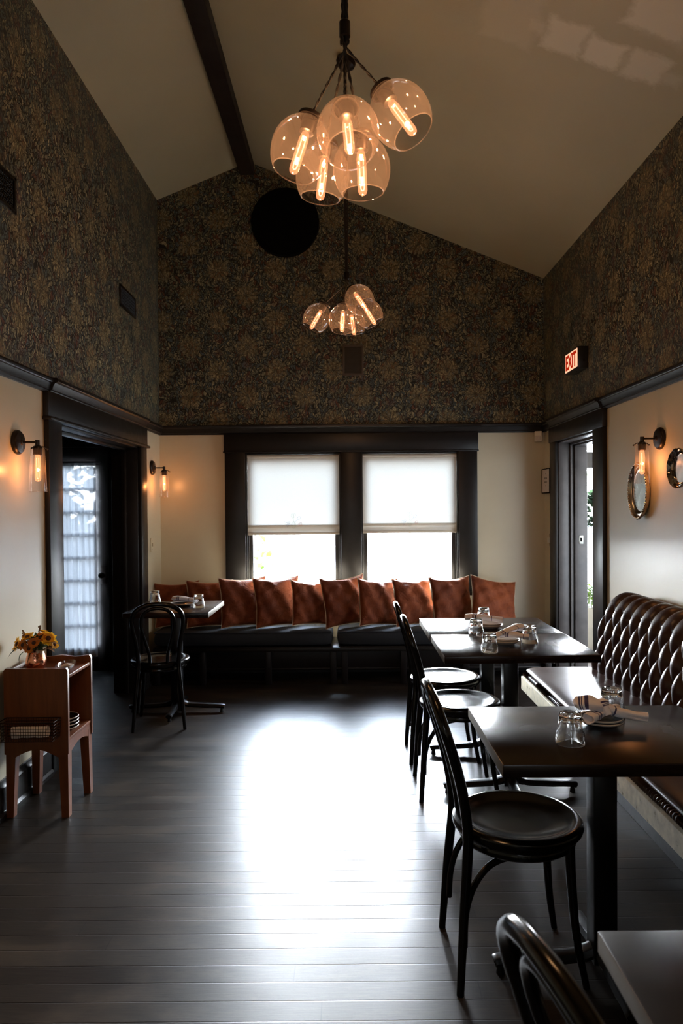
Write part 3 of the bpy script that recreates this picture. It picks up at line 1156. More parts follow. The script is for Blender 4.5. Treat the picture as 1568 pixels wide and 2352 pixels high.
tum0 = make_tumbler('tumbler', 'upturned tumbler nearest the camera, on the front right table')
tum0.location = (.645, 2.085, .7503)
gt = 'upturned fluted tumblers'
for (x, y, lab, sc) in [
    (.868, 2.36, 'upturned tumbler behind the knotted napkin on the front right table', 1.0),
    (.668, 3.40, 'upturned tumbler nearest the front edge of the second right table', 1.0),
    (.683, 3.84, 'upturned tumbler at the left, where the two joined right tables meet', 1.0),
    (.915, 3.62, 'upturned tumbler at the right of the second table, beyond the napkin', 1.0),
    (.800, 4.25, 'upturned tumbler farthest back on the right tables, behind the rolled napkin', 1.0),
    (-1.425, 5.24, 'upturned tumbler at the wall end of the small left table', 1.0),
    (-1.055, 5.00, 'upturned tumbler at the right end of the small left table', 1.0)]:
    place_copy(tum0, (x, y, .7503), random.random(), lab, gt)


# ------------------------------------------------------------------ plates and napkins
def plate_mesh(r, dark=True):
    prof = [(0, .004), (r * .55, .004), (r * .62, .006), (r * .9, .016), (r * .985, .021), (r, .0195), (r * .97, .015), (r * .7, .003), (r * .6, 0), (0, 0)]
    return MB().lathe(prof, 48)


def plate(x, y, z, r, label, mat='plate_dark', group=None):
    o = plate_mesh(r).build('plate', M[mat])
    o.location = (x, y, z)
    tag(o, label, 'plate', group)
    rim = [(r * .955, .0195), (r * .985, .0222), (r * 1.004, .0200), (r * .985, .0165), (r * .96, .0175)]
    MB().lathe(rim, 48, closed=True).build('rim', M['plate_pale'], o)
    return o


gp = 'stacked plates under the napkins'
plate(.795, 2.25, .7503, .068, 'lower pale-rimmed plate under the knotted napkin on the front right table', 'plate_dark', gp)
plate(.795, 2.25, .7595, .066, 'upper dark plate holding the knotted napkin on the front right table', 'plate_dark', gp)
plate(.785, 3.60, .7503, .075, 'lower plate under the striped napkin on the second right table', 'plate_pale', gp)
plate(.785, 3.60, .7595, .073, 'upper plate holding the striped napkin on the second right table', 'plate_pale', gp)
plate(.800, 4.07, .7503, .075, 'lower plate under the rolled napkin on the farthest right table', 'plate_pale', gp)
plate(.800, 4.07, .7595, .073, 'upper plate holding the rolled napkin on the farthest right table', 'plate_pale', gp)
plate(-1.19, 5.08, .7503, .09, 'dark plate under the rolled napkin on the small left table', 'plate_dark', gp)


def roll(pts, rs, seed=0, flat=.8, n=28):
    """rolled cloth: a wobbly tube with a spiral end, uv along its length"""
    rnd = random.Random(seed)
    P = catmull(pts, 7)
    m = len(P)
    R_ = []
    for i in range(m):
        t = i / (m - 1) * (len(rs) - 1)
        k = min(int(t), len(rs) - 2)
        R_.append(rs[k] + (rs[k + 1] - rs[k]) * (t - k))
    q = MB()
    ph = [rnd.random() * 6 for _ in range(6)]
    vs = []
    prev = None
    for i, p in enumerate(P):
        tt = (P[min(i + 1, m - 1)] - P[max(i - 1, 0)]).normalized()
        ref = Vector((0, 0, 1))
        nr = (ref - tt * ref.dot(tt)).normalized()
        b = tt.cross(nr)
        for k in range(n):
            a = 2 * PI * k / n
            w_ = 1 + .10 * math.sin(3 * a + ph[0] + i * .11) + .07 * math.sin(5 * a + ph[1] - i * .17) + .05 * math.sin(i * .9 + ph[2] + a)
            vs.append(p + nr * math.cos(a) * R_[i] * w_ * flat + b * math.sin(a) * R_[i] * w_)
    fs = []
    for i in range(m - 1):
        for k in range(n):
            k2 = (k + 1) % n
            fs.append((i * n + k, i * n + k2, (i + 1) * n + k2, (i + 1) * n + k))
    # recessed ends
    for e, sgn in ((0, 1), (m - 1, -1)):
        c = P[e]
        dirn = (P[1] - P[0]).normalized() if e == 0 else (P[-2] - P[-1]).normalized()
        base = len(vs)
        for k in range(n):
            vs.append(c + (vs[e * n + k] - c) * .78 + dirn * .001)
        b2 = len(vs)
        for k in range(n):
            vs.append(c + (vs[e * n + k] - c) * .6 + dirn * .012)
        for k in range(n):
            k2 = (k + 1) % n
            fs.append((e * n + k, e * n + k2, base + k2, base + k))
            fs.append((base + k, base + k2, b2 + k2, b2 + k))
        fs.append([b2 + k for k in range(n)])
    us = [min(1, (i // n) / (m - 1)) if i < m * n else (0 if i < m * n + 2 * n else 1) for i in range(len(vs))]
    q.add(vs, fs)
    return q, us


def build_uv(q, us, name, mat, parent=None):
    o = q.build(name, mat, parent, angle=60)
    uv = o.data.uv_layers.new(name='UVMap')
    for lp in o.data.loops:
        uv.data[lp.index].uv = (us[lp.vertex_index] if lp.vertex_index < len(us) else 0, .5)
    return o


def napkin(label, loc, rz, kind, sc=1.0):
    t = thing('cloth_napkin', label, 'napkin', loc, rz, 'white cloth napkins')
    t.scale = (sc, sc, sc * .92)
    if kind == 'knot':
        q, us = roll([(-.090, .034, .050), (-.080, .030, .055), (-.05, .012, .062), (-.015, .004, .052), (.015, -.004, .040), (.06, -.022, .028), (.112, -.045, .022)], [.009, .026, .031, .023, .020, .0185, .020], 3)
        build_uv(q, us, 'upper_roll', M['napkin'], t)
        q, us = roll([(-.075, -.030, .022), (-.045, -.015, .026), (-.01, .0, .034), (.025, .018, .036), (.05, .035, .03)], [.021, .020, .016, .017, .020], 5)
        build_uv(q, us, 'lower_roll', M['napkin'], t)
        q, us = roll([(-.004, -.024, .030), (-.012, -.006, .068), (.0, .016, .058), (.004, .026, .034)], [.012, .014, .014, .011], 9)
        build_uv(q, us, 'knot', M['napkin'], t)
    elif kind == 'cross':
        q, us = roll([(-.06, -.025, .024), (-.01, .0, .040), (.05, .035, .055), (.085, .055, .06)], [.018, .02, .026, .034], 11, flat=.6)
        build_uv(q, us, 'fan', M['napkin'], t)
        q, us = roll([(-.02, .02, .022), (.02, -.005, .028), (.08, -.022, .022), (.11, -.03, .02)], [.022, .02, .016, .019], 13)
        build_uv(q, us, 'roll', M['napkin'], t)
    else:
        q, us = roll([(-.115, .02, .034), (-.05, .008, .038), (.02, -.002, .032), (.085, -.015, .026)], [.022, .021, .019, .022], 17)
        build_uv(q, us, 'roll', M['napkin'], t)
    return t


napkin('white napkin with blue stripes knotted on the front right table', (.805, 2.235, .768), 8 * D2R, 'knot')
napkin('fanned white napkin with purple stripes on the second right table', (.785, 3.585, .774), 0, 'cross')
napkin('rolled white napkin on the farthest right table, before the rear tumbler', (.785, 4.07, .774), -8 * D2R, 'roll', 1.05)
napkin('rolled pink-white napkin on the small left table', (-1.155, 5.08, .768), -14 * D2R, 'roll', 1.0)

# ------------------------------------------------------------------ window bench with cushions
wb = thing('window_bench', 'long dark panelled bench under the two far windows', 'bench', (0, 5.80, 0))
BX0, BX1 = -1.6, 1.66
MB().rbox(BX0, BX1, 0, .44, .285, .31, .004).build('seat_board', M['benchwood'], wb)
MB().rbox(BX0, BX1, -.012, .008, .270, .302, .004).build('front_rail', M['trim'], wb)
for x in (-1.58, -1.20, -.665, -.135, -.04, .44, .95, 1.62):
    MB().rbox(x - .025, x + .025, 0, .05, 0, .285, .004).build('leg', M['benchwood'], wb)
q = MB()
q.rbox(BX0, BX1, .06, .075, .11, .285, .003)
q.rbox(BX0, BX1, .052, .062, .108, .125, .003)
q.build('back_panel', M['benchwood'], wb)


def seat_cushion(x0_, x1_, label):
    q = MB()
    q.rbox(x0_, x1_, 5.775, 6.225, .311, .445, .045)
    o = q.build('bench_cushion', M['cloth_blue'])
    o.data.transform(Matrix.Translation((-(x0_ + x1_) / 2, -6.0, -.311)))
    o.location = ((x0_ + x1_) / 2, 6.0, .311)
    bv = o.modifiers.new('soft', 'SUBSURF')
    bv.levels = bv.render_levels = 1
    pp = []
    hw, hd = (x1_ - x0_) / 2 - .012, .225 - .012
    tag(o, label, 'cushion', 'blue-grey seat cushions on the window bench')
    ring = [(-hw, -hd), (hw, -hd), (hw, hd), (-hw, hd)]
    MB().tube([(x, y, .118) for x, y in ring], .005, 6, closed=True).build('piping', M['cloth_blue'], o)


seat_cushion(-1.60, -.135, 'long blue-grey seat cushion on the left half of the window bench')
seat_cushion(-.105, 1.62, 'long blue-grey seat cushion on the right half of the window bench')


def pillow(x, y, z, w_, h_, yaw, lean, spin, seed, label):
    rnd = random.Random(seed)
    n = 26
    q = MB()
    ph = [rnd.random() * 6.28 for _ in range(8)]
    grid = {}
    vs, fs, mi = [], [], []
    th = .062 + rnd.random() * .012
    for side in (0, 1):
        for j in range(n + 1):
            for i in range(n + 1):
                u, v = -1 + 2 * i / n, -1 + 2 * j / n
                edge = (1 - abs(u) ** 2.2) * (1 - abs(v) ** 2.2)
                pu = u * (1 - .085 * (1 - v * v) * abs(u)) * w_ / 2
                pv = v * (1 - .085 * (1 - u * u) * abs(v)) * h_ / 2
                pv -= .012 * (1 - u * u) * max(0, v)           # top sags between the corners
                t = th * max(0, edge) ** .42
                wr = .006 * math.sin(9 * u + 5 * v + ph[0]) + .005 * math.sin(-6 * u + 11 * v + ph[1]) + .004 * math.sin(17 * u * v + ph[2])
                rr = math.hypot(abs(u) - 1, abs(v) - 1)
                wr += .006 * math.sin(14 * math.atan2(1 - abs(v), 1.001 - abs(u)) + ph[3]) * math.exp(-rr * 2.2)
                wr *= min(1, max(0, edge) * 3)
                yy = -(t * 0.85 + wr) if side == 0 else (t * 1.15 + wr)
                if i in (0, n) or j in (0, n):
                    if side == 1:
                        grid[(1, i, j)] = grid[(0, i, j)]
                        continue
                    yy = .004 * math.sin(5 * (u + v) + ph[4])
                grid[(side, i, j)] = len(vs)
                vs.append((pu, yy, pv))
        for j in range(n):
            for i in range(n):
                f = (grid[(side, i, j)], grid[(side, i + 1, j)], grid[(side, i + 1, j + 1)], grid[(side, i, j + 1)])
                q.f.append(list(f))
                q.mi.append(side)
    q.v = [Vector(p) for p in vs]
    o = q.build('throw_pillow', [M['velvet'], M['backing']], angle=80)
    o.location = (x, y, z + .008)
    o.rotation_euler = (Matrix.Rotation(yaw * D2R, 4, 'Z') @ Matrix.Rotation(-lean * D2R, 4, 'X') @ Matrix.Rotation(spin * D2R, 4, 'Y')).to_euler()
    tag(o, label, 'pillow', 'rust velvet pillows on the window bench')
    # piped seam
    loop = [grid[(0, i, 0)] for i in range(n)] + [grid[(0, n, j)] for j in range(n)] + [grid[(0, i, n)] for i in range(n, 0, -1)] + [grid[(0, 0, j)] for j in range(n, 0, -1)]
    MB().tube([vs[k] for k in loop], .0028, 6, closed=True).build('seam', M['backing'], o)
    return o


P_ = [(-1.46, 6.06, .625, .38, .38, 14, 10, -2, 'rust velvet pillow at the far left end, in the corner beside the light switch wall'),
      (-1.17, 6.00, .635, .40, .40, 24, 12, 2, 'second rust pillow from the left, behind the small left table'),
      (-.885, 5.98, .650, .42, .42, 29, 12, 1, 'rust pillow third from left, under the left edge of the left window'),
      (-.600, 5.99, .648, .42, .42, 28, 12, 0, 'smooth rust pillow fourth from the left, under the left window'),
      (-.320, 5.97, .640, .36, .38, 30, 12, 4, 'small crumpled rust pillow left of the post between the windows'),
      (-.035, 5.99, .650, .42, .42, 27, 12, -3, 'rust pillow in front of the dark post between the windows'),
      (.250, 5.98, .640, .40, .40, 30, 12, 4, 'rust pillow with a pinched upper left corner under the right window'),
      (.550, 5.98, .640, .41, .40, 29, 12, 1, 'rust pillow with mottled sheen, just behind the two far chair backs'),
      (.860, 5.98, .645, .41, .41, 28, 12, 1, 'rust pillow second from the right end of the bench'),
      (1.210, 5.97, .640, .43, .40, 20, 20, 11, 'tilted bright orange-rust pillow at the right end of the bench')]
for k, (x, y, z, w_, h_, yaw, lean, spin, lab) in enumerate(P_):
    pillow(x, y, z, w_, h_, yaw, lean, spin, 20 + k, lab)

# ------------------------------------------------------------------ tufted banquette
bq = thing('tufted_banquette', 'long brown leather banquette with deep diamond tufting along the right wall', 'banquette', (1.4, 2.2, 0))
BY0, BY1 = -.4, 4.16
loc = Matrix.Translation((-1.4, -2.2, 0))
prof = [(0, 1.425, .475), (.06, 1.432, .535), (.12, 1.442, .595), (.24, 1.467, .712), (.36, 1.497, .828), (.42, 1.522, .880), (.47, 1.562, .914), (.53, 1.618, .925), (.60, 1.69, .915)]


def prof_at(s):
    for k in range(len(prof) - 1):
        if s <= prof[k + 1][0] or k == len(prof) - 2:
            a, b = prof[k], prof[k + 1]
            t = (s - a[0]) / (b[0] - a[0])
            break
    p0 = prof[max(k - 1, 0)]
    p3 = prof[min(k + 2, len(prof) - 1)]
    out = []
    for c in (1, 2):
        out.append(0.5 * (2 * a[c] + (b[c] - p0[c]) * t + (2 * p0[c] - 5 * a[c] + 4 * b[c] - p3[c]) * t * t + (3 * a[c] - p0[c] - 3 * b[c] + p3[c]) * t ** 3))
    return out


A_, B_ = .118, .2
vs, fs = [], []
ny, ns = 560, 60
for i in range(ny + 1):
    y = BY0 + (BY1 - BY0) * i / ny
    for j in range(ns + 1):
        s = .60 * j / ns
        px, pz = prof_at(s)
        qx, qz = prof_at(min(.6, s + .01))
        rx, rz = prof_at(max(0, s - .01))
        tx, tz = qx - rx, qz - rz
        l_ = math.hypot(tx, tz) or 1
        nx, nz_ = -tz / l_, tx / l_
        yy = y / A_
        sp_ = s + .04
        fold = 0.10 * math.sin(PI * sp_ / B_)      # the lower lip of each diamond folds over the next
        u, v = yy + sp_ / B_, yy - sp_ / B_
        dia = (abs(math.sin(PI * u)) * abs(math.sin(PI * v))) ** .45
        ch_top = .75 * abs(math.sin(PI * yy)) ** .5
        ch_bot = .75 * abs(math.cos(PI * yy)) ** .5
        if s > .36:
            k = min(1, (s - .36) / .05)
            h = dia * (1 - k) + ch_top * k * (1 - max(0, (s - .50) / .10) * .7) if k < 1 else ch_top * (1 - max(0, (s - .50) / .10) * .7)
        elif s < .06:
            k = min(1, (.06 - s) / .05)
            h = dia * (1 - k) + ch_bot * k
        else:
            h = dia
        e = min(1, (BY1 - y) / .035)
        h = h * (.35 + .65 * e)
        hh = .036 * h + .010 * (1 - ((max(0, 1 - e)) ** 2)) - .012
        vs.append((px + nx * hh, y, pz + nz_ * hh))
for i in range(ny):
    for j in range(ns):
        k = i * (ns + 1) + j
        fs.append((k, k + 1, k + ns + 2, k + ns + 1))
o = MB().add(vs, fs, loc).build('tufted_back', M['leather'], bq, angle=180)
poly = [(prof_at(s)[0] - .0, prof_at(s)[1] + .0) for s in [.6 * k / 16 for k in range(17)]] + [(1.70, .88), (1.70, .40), (1.43, .40)]
MB().prism([(a - 1.4, b) for a, b in poly], BY0 - 2.2, BY1 - .004 - 2.2, 'y').build('back_frame', M['leather'], bq)
vs = []
ny = 200
prof_s = [(1.035, .455), (1.028, .475), (1.034, .492), (1.060, .500), (1.10, .503), (1.25, .505), (1.38, .502), (1.44, .490), (1.44, .43), (1.06, .43)]
q = MB()
q.prism([(a - 1.4, b) for a, b in catmull([(a, b, 0) for a, b in prof_s], 3, True) and [(p.x, p.y) for p in catmull([(a, b, 0) for a, b in prof_s], 3, True)]], BY0 - 2.2, BY1 - .01 - 2.2, 'y')
q.build('seat', M['leather'], bq, angle=50)
pts, rs = [], []
for i in range(900):
    y = BY0 + (BY1 - .01 - BY0) * i / 899
    pts.append((1.022 - 1.4, y - 2.2, .468))
    rs.append(.013 + .0035 * math.sin(y / .020 * 2 * PI))
MB().tube(pts, rs, 10).build('rolled_edge', M['leather'], bq, angle=60)
MB().rbox(1.0 - 1.4, 1.028 - 1.4, BY0 - 2.2, BY1 - 2.2, .375, .452, .004).build('front_rail', M['banquette_trim'], bq)
MB().rbox(1.02 - 1.4, 1.42 - 1.4, BY1 - .03 - 2.2, BY1 - .004 - 2.2, .375, .44, .003).build('end_rail', M['banquette_trim'], bq)
MB().rbox(1.30 - 1.4, 1.69 - 1.4, BY0 - 2.2, BY1 - .06 - 2.2, 0, .43, .004).build('base', M['benchwood'], bq)


# ------------------------------------------------------------------ filament lamps
def bulb_parts(parent, Mx, socket_len=.045, blen=.125, r=.0135, power=1.2, sub=None, col=(1.0, 0.62, 0.33)):
    """bulb under a socket, in the frame Mx (origin at the socket top, hanging along -z)"""
    s = MB().lathe([(0, .008), (.012, .008), (.020, .002), (.021, -.004), (.021, -socket_len), (.017, -socket_len - .002), (0, -socket_len - .002)], 20, M=Mx).build('socket', M['blackmetal'], parent)
    z0 = -socket_len
    prof_ = [(.010, z0), (r * .85, z0 - .01), (r, z0 - .022), (r, z0 - blen + r), (r * .8, z0 - blen + r * .4), (r * .4, z0 - blen + .001), (0, z0 - blen)]
    bb = MB().lathe(prof_, 18, M=Mx).build('bulb', M['bulb'], parent)
    a = r * .42
    pts_ = [(-a, 0, z0 - .016), (-a, 0, z0 - blen * .5), (-a * .9, 0, z0 - blen + .022), (0, 0, z0 - blen + .014), (a * .9, 0, z0 - blen + .022), (a, 0, z0 - blen * .5), (a, 0, z0 - .016)]
    MB().tube(catmull(pts_, 4), .0017, 6, M=Mx).build('filament', M['filament'], bb if sub else parent)
    l = bpy.data.lights.new('lamp_glow', 'POINT')
    l.color = col
    l.energy = power
    l.shadow_soft_size = .009
    lo = bpy.data.objects.new('lamp_glow', l)
    C.objects.link(lo)
    lo.parent = parent
    lo.location = Mx @ Vector((0, 0, z0 - blen * .55))


def frame(center, axis, back=.085):
    """matrix whose -z runs along axis, origin at the globe's neck"""
    ax = Vector(axis).normalized()
    z = -ax
    x = Vector((1, 0, 0))
    x = (x - z * x.dot(z)).normalized()
    y = z.cross(x)
    R_ = Matrix((x, y, z)).transposed().to_4x4()
    return Matrix.Translation(Vector(center) - ax * back) @ R_


def chandelier(label, cx, cy, sleeve_z, globes, power):
    t = thing('globe_chandelier', label, 'chandelier', (cx, cy, 0), 0, 'clustered glass globe chandeliers')
    zt_ = ceil_z(cx)
    MB().lathe([(0, .03), (.055, .03), (.06, .02), (.058, .0), (.03, -.03), (.012, -.04), (0, -.04)], 28, M=Matrix.Translation((0, 0, zt_ - .03)) @ Matrix.Rotation(math.atan(SL), 4, 'Y')).build('canopy', M['blackmetal'], t)
    MB().lathe([(0, .022), (.012, .022), (.0155, .018), (.0155, -.022), (.012, -.026), (0, -.026)], 16, M=Matrix.Translation((0, 0, sleeve_z))).build('sleeve', M['blackmetal'], t)
    k = 0
    for (gx, gy, gz, ax) in globes:
        Mx = frame((gx - cx, gy - cy, gz), ax)
        prof_ = [(.030, .0), (.031, -.006), (.033, -.011), (.050, -.022), (.067, -.042), (.078, -.066), (.082, -.092), (.080, -.118), (.073, -.142), (.064, -.158), (.059, -.163)]
        P2 = catmull([(a, b, 0) for a, b in prof_], 3)
        gl = MB().lathe([(p.x, p.y) for p in P2], 48, M=Mx).build('glass_globe', M['globe'], t, angle=80)
        rim_ = [(.059 * math.cos(a / 40 * 2 * PI), .059 * math.sin(a / 40 * 2 * PI), -.163) for a in range(40)]
        MB().tube(rim_, .0016, 6, closed=True, M=Mx).build('globe_lip', M['sconce_glass'], gl)
        MB().lathe([(.0, .010), (.020, .010), (.036, .004), (.0375, -.001), (.036, -.006), (.031, -.006), (.030, .0), (0, .004)], 28, M=Mx).build('collar', M['blackmetal'], gl)
        bulb_parts(gl, Mx, power=power)
        # twisted cord from the ceiling through the sleeve down to the globe
        a = k * 2 * PI / len(globes) + .4
        off = Vector((.0065 * math.cos(a), .0065 * math.sin(a), 0))
        top = Vector((0, 0, zt_ - .05))
        s0 = Vector((0, 0, sleeve_z + .02))
        s1 = Vector((0, 0, sleeve_z - .03))
        nk = Mx @ Vector((0, 0, .008))
        line = [top + off, s0 + (top - s0) * .5 + off * 1.6, s0 + off, s1 + off * 1.2, s1 + (nk - s1) * .35 + off * 1.5, s1 + (nk - s1) * .8 + off * .3, nk]
        P3 = catmull(line, 26)
        for sgn in (0, PI):
            tw = []
            acc = 0
            for i, p in enumerate(P3):
                if i:
                    acc += (p - P3[i - 1]).length
                ang = acc / .028 * 2 * PI * .5 + sgn
                tw.append(p + Vector((math.cos(ang), math.sin(ang), 0)) * .0022)
            if sgn == 0:
                qq = MB()
            qq.tube(tw, .0024, 6)
        qq.build('cord', M['cord'], t)
        k += 1
    return t


near = [(-.122, 2.0, 2.454, (-.30, -.08, -.95)), (.006, 1.88, 2.434, (.06, -.42, -.9)), (.145, 1.98, 2.534, (.52, -.22, -.85)), (.045, 2.06, 2.427, (.04, .04, -1)), (-.07, 2.2, 2.474, (-.12, .06, -1))]
far = [(-.177, 4.34, 2.60, (-.50, 0, -.85)), (-.026, 4.24, 2.564, (-.05, -.12, -1)), (.0675, 4.10, 2.6375, (.42, -.5, -.75)), (.128, 4.36, 2.628, (.52, 0, -.85)), (.033, 4.5, 2.612, (.15, .1, -1))]
chandelier('large cluster of lit glass globes hanging on twisted cords nearest the camera', 0.0, 2.0, 2.775, near, 4.8)
chandelier('smaller-looking cluster of lit glass globes hanging farther back, below the dark disc', 0.0, 4.30, 2.836, far, 2.2)


def sconce(label, loc_, sgn, power):
    t = thing('wall_sconce', label, 'wall lamp', loc_, 0, 'cylinder glass wall lamps')
    R_ = Matrix.Rotation(sgn * PI / 2, 4, 'Y')
    MB().lathe([(0, 0), (.060, 0), (.062, .006), (.060, .014), (.054, .018), (.052, .022), (.040, .025), (.018, .028), (.012, .034), (0, .036)], 36, M=R_).build('backplate', M['blackmetal'], t)
    ox = .105 * sgn
    MB().cyl((.02 * sgn, 0, 0), (ox, 0, 0), .0055, n=12).build('arm', M['blackmetal'], t)
    q = MB()
    q.cyl((ox, 0, .010), (ox, 0, -.022), .0105, n=16)
    q.lathe([(0, -.018), (.014, -.018), (.022, -.026), (.023, -.034), (0, -.034)], 20, M=Matrix.Translation((ox, 0, 0)))
    for k in range(3):
        a = k * 2 * PI / 3 + .3
        q.tube([(ox + .012 * math.cos(a), .012 * math.sin(a), -.022), (ox + .030 * math.cos(a), .030 * math.sin(a), -.024), (ox + .044 * math.cos(a), .044 * math.sin(a), -.034)], .0028, 6)
        q.sphere((ox + .046 * math.cos(a), .046 * math.sin(a), -.034), .005, 8, 6)
    q.build('holder', M['blackmetal'], t)
    pr = [(.0335, -.034), (.0355, -.08), (.039, -.16), (.0425, -.245)]
    gl = MB().lathe(pr, 40, M=Matrix.Translation((ox, 0, 0))).build('glass_cylinder', M['sconce_glass'], t)
    MB().tube([(ox + .0425 * math.cos(a / 36 * 2 * PI), .0425 * math.sin(a / 36 * 2 * PI), -.245) for a in range(36)], .0012, 6, closed=True).build('glass_lip', M['sconce_glass'], gl)
    bulb_parts(t, Matrix.Translation((ox, 0, -.024)) @ Matrix.Rotation(PI / 3, 4, 'Z'), socket_len=.038, blen=.135, r=.0145, power=power, sub=True, col=(1.0, 0.42, 0.15))
    return t


sconce('lit glass wall lamp at far left, nearest the camera beside the dark doorway', (XL, 3.56, 1.782), 1, 1.6)
sconce('small-looking lit glass wall lamp on the left wall by the room corner', (XL, 6.00, 1.787), 1, 1.6)
sconce('lit glass wall lamp on the right wall in front of the silver trays', (XR, 3.93, 1.81), -1, 1.6)

# ------------------------------------------------------------------ wall pieces
o = MB().lathe([(0, 0), (.288, 0), (.294, -.006), (.294, -.05), (.288, -.056), (.02, -.058), (0, -.058)], 96, M=Matrix.Rotation(PI / 2, 4, 'X') @ Matrix.Scale(-1, 4, (0, 0, 1))).build('round_wall_disc', M['black'])
o.location = (-.53, YB, 3.92)
tag(o, 'large round black disc mounted on the wallpapered gable under the ridge', 'wall disc')

t = thing('wall_speaker', 'small rectangular brown flush speaker grille on the far wallpapered wall', 'speaker', (.05, YB, 2.73))
M['bronze'] = plain('brown_painted_frame', (0.085, 0.06, 0.038), 0.6)
M['grille'] = plain('brown_mesh', (0.045, 0.034, 0.024), 0.7)
q = MB()
q.rbox(-.092, .092, -.010, 0, .115, .135, .002).rbox(-.092, .092, -.010, 0, -.135, -.115, .002).rbox(-.092, -.074, -.010, 0, -.12, .12, .002).rbox(.074, .092, -.010, 0, -.12, .12, .002)
q.build('speaker_frame', M['bronze'], t)
q = MB().box(-.076, .076, -.005, 0, -.117, .117)
for k in range(24):
    z = -.112 + k * .0097
    q.box(-.075, .075, -.0065, -.005, z, z + .0035)
q.build('grille', M['grille'], t)


def vent(label, y0_, y1_, z0_, z1_):
    yc, zc = (y0_ + y1_) / 2, (z0_ + z1_) / 2
    t = thing('air_vent', label, 'air vent', (XL, yc, zc), 0, 'black ornate air vents on the left wall')
    hy, hz = (y1_ - y0_) / 2, (z1_ - z0_) / 2
    q = MB()
    q.rbox(0, .010, -hy, hy, hz - .018, hz, .002).rbox(0, .010, -hy, hy, -hz, -hz + .018, .002).rbox(0, .010, -hy, -hy + .018, -hz, hz, .002).rbox(0, .010, hy - .018, hy, -hz, hz, .002)
    q.build('vent_frame', M['exitbox'], t)
    q = MB().box(0, .003, -hy + .01, hy - .01, -hz + .01, hz - .01)
    q.build('backing', M['black'], t)
    q = MB()
    n = int((hy * 2 - .04) / .024)
    for k in range(n + 1):
        for j in range(6):
            cy, cz = -hy + .02 + k * .024, -hz + .025 + j * (2 * hz - .05) / 5
            q.tube([(.006, cy + .010 * math.cos(a / 10 * 2 * PI), cz + .010 * math.sin(a / 10 * 2 * PI)) for a in range(10)], .0014, 4, closed=True)
    q.build('lattice', M['exitbox'], t)


vent('black ornate air vent high on the left wall, cut by the picture edge', 3.18, 3.58, 2.915, 3.095)
vent('black ornate air vent high on the left wall, nearer the far corner', 5.20, 5.58, 2.92, 3.08)

# exit sign
ex = thing('exit_sign', 'lit EXIT sign in a black box on the right wallpapered wall', 'exit sign', (XR, 5.26, 2.505))
MB().rbox(-.075, 0, -.15, .15, -.078, .078, .003).build('housing', M['exitbox'], ex)
fp = MB().box(-.0775, -.075, -.138, .138, -.066, .066).build('lit_face', M['sign_face'], ex)
tcu = bpy.data.curves.new('exit_text', 'FONT')
tcu.body = 'EXIT'
tcu.size = .158
tcu.align_x = 'CENTER'
tcu.align_y = 'CENTER'
tcu.extrude = .0012
tcu.offset = .0045
tob = bpy.data.objects.new('exit_text', tcu)
C.objects.link(tob)
bpy.context.view_layer.update()
me = bpy.data.meshes.new_from_object(tob.evaluated_get(bpy.context.evaluated_depsgraph_get()))
bpy.data.objects.remove(tob, do_unlink=True)
xs = [v.co.x for v in me.vertices]
ys = [v.co.y for v in me.vertices]
cx_, cy_ = (max(xs) + min(xs)) / 2, (max(ys) + min(ys)) / 2
sx_, sy_ = .245 / (max(xs) - min(xs)), .108 / (max(ys) - min(ys))
for v in me.vertices:
    # letters read from +y to -y when facing the wall from inside the room
    v.co = Vector((-.0785 - v.co.z, -(v.co.x - cx_) * sx_, (v.co.y - cy_) * sy_))
me.materials.clear()
me.materials.append(M['sign_letters'])
lo = bpy.data.objects.new('lettering', me)
C.objects.link(lo)
lo.parent = ex
tag(lo, 'red EXIT letters')

# framed notice, thermostat, sensor, switch
nt = thing('framed_notice', 'black framed paper notice between the corner and the right doorway', 'framed notice', (XR, 6.12, 1.655))
q = MB()
q.rbox(-.034, 0, -.125, .115, .098, .106, .001).rbox(-.034, 0, -.125, .115, -.106, -.098, .001).rbox(-.034, 0, -.125, -.117, -.1, .1, .001).rbox(-.034, 0, .107, .115, -.1, .1, .001)
q.build('frame', M['black'], nt)
pg = MB().box(-.030, -.004, -.118, .108, -.099, .099).build('page', M['paper'], nt)
q = MB()
for (cy, z, L, h_) in [(-.004, .062, .012, .012), (.03, .022, .022, .016), (-.002, .022, .018, .016), (-.032, .022, .020, .016), (.03, -.010, .018, .014), (0, -.010, .026, .014), (-.034, -.010, .016, .014), (-.002, -.040, .008, .010)]:
    q.box(-.0308, -.0300, cy - L / 2, cy + L / 2, z - h_ / 2, z + h_ / 2)
q.build('faded_marks', M['ink'], pg)

th_ = thing('wall_thermostat', 'small grey wall control between the framed notice and door casing', 'thermostat', (XR, 6.045, 1.15))
MB().rbox(-.012, 0, -.035, .035, -.055, .055, .003).build('plate', M['silver_dark'], th_)
MB().rbox(-.035, -.012, -.018, .018, -.022, .022, .004).build('body', M['white_plastic'], th_)

ms = thing('motion_sensor', 'small white motion sensor in the far right corner under the picture rail', 'motion sensor', (1.655, YB - .055, 2.045), -25 * D2R)
MB().rbox(-.032, .032, -.022, .022, -.045, .045, .008).build('housing', M['white_plastic'], ms)
MB().rbox(-.022, .022, -.030, -.020, -.035, .005, .004).build('lens', M['paper'], ms)
MB().rbox(-.012, .030, .015, .06, -.012, .012, .003).build('bracket', M['white_plastic'], ms)

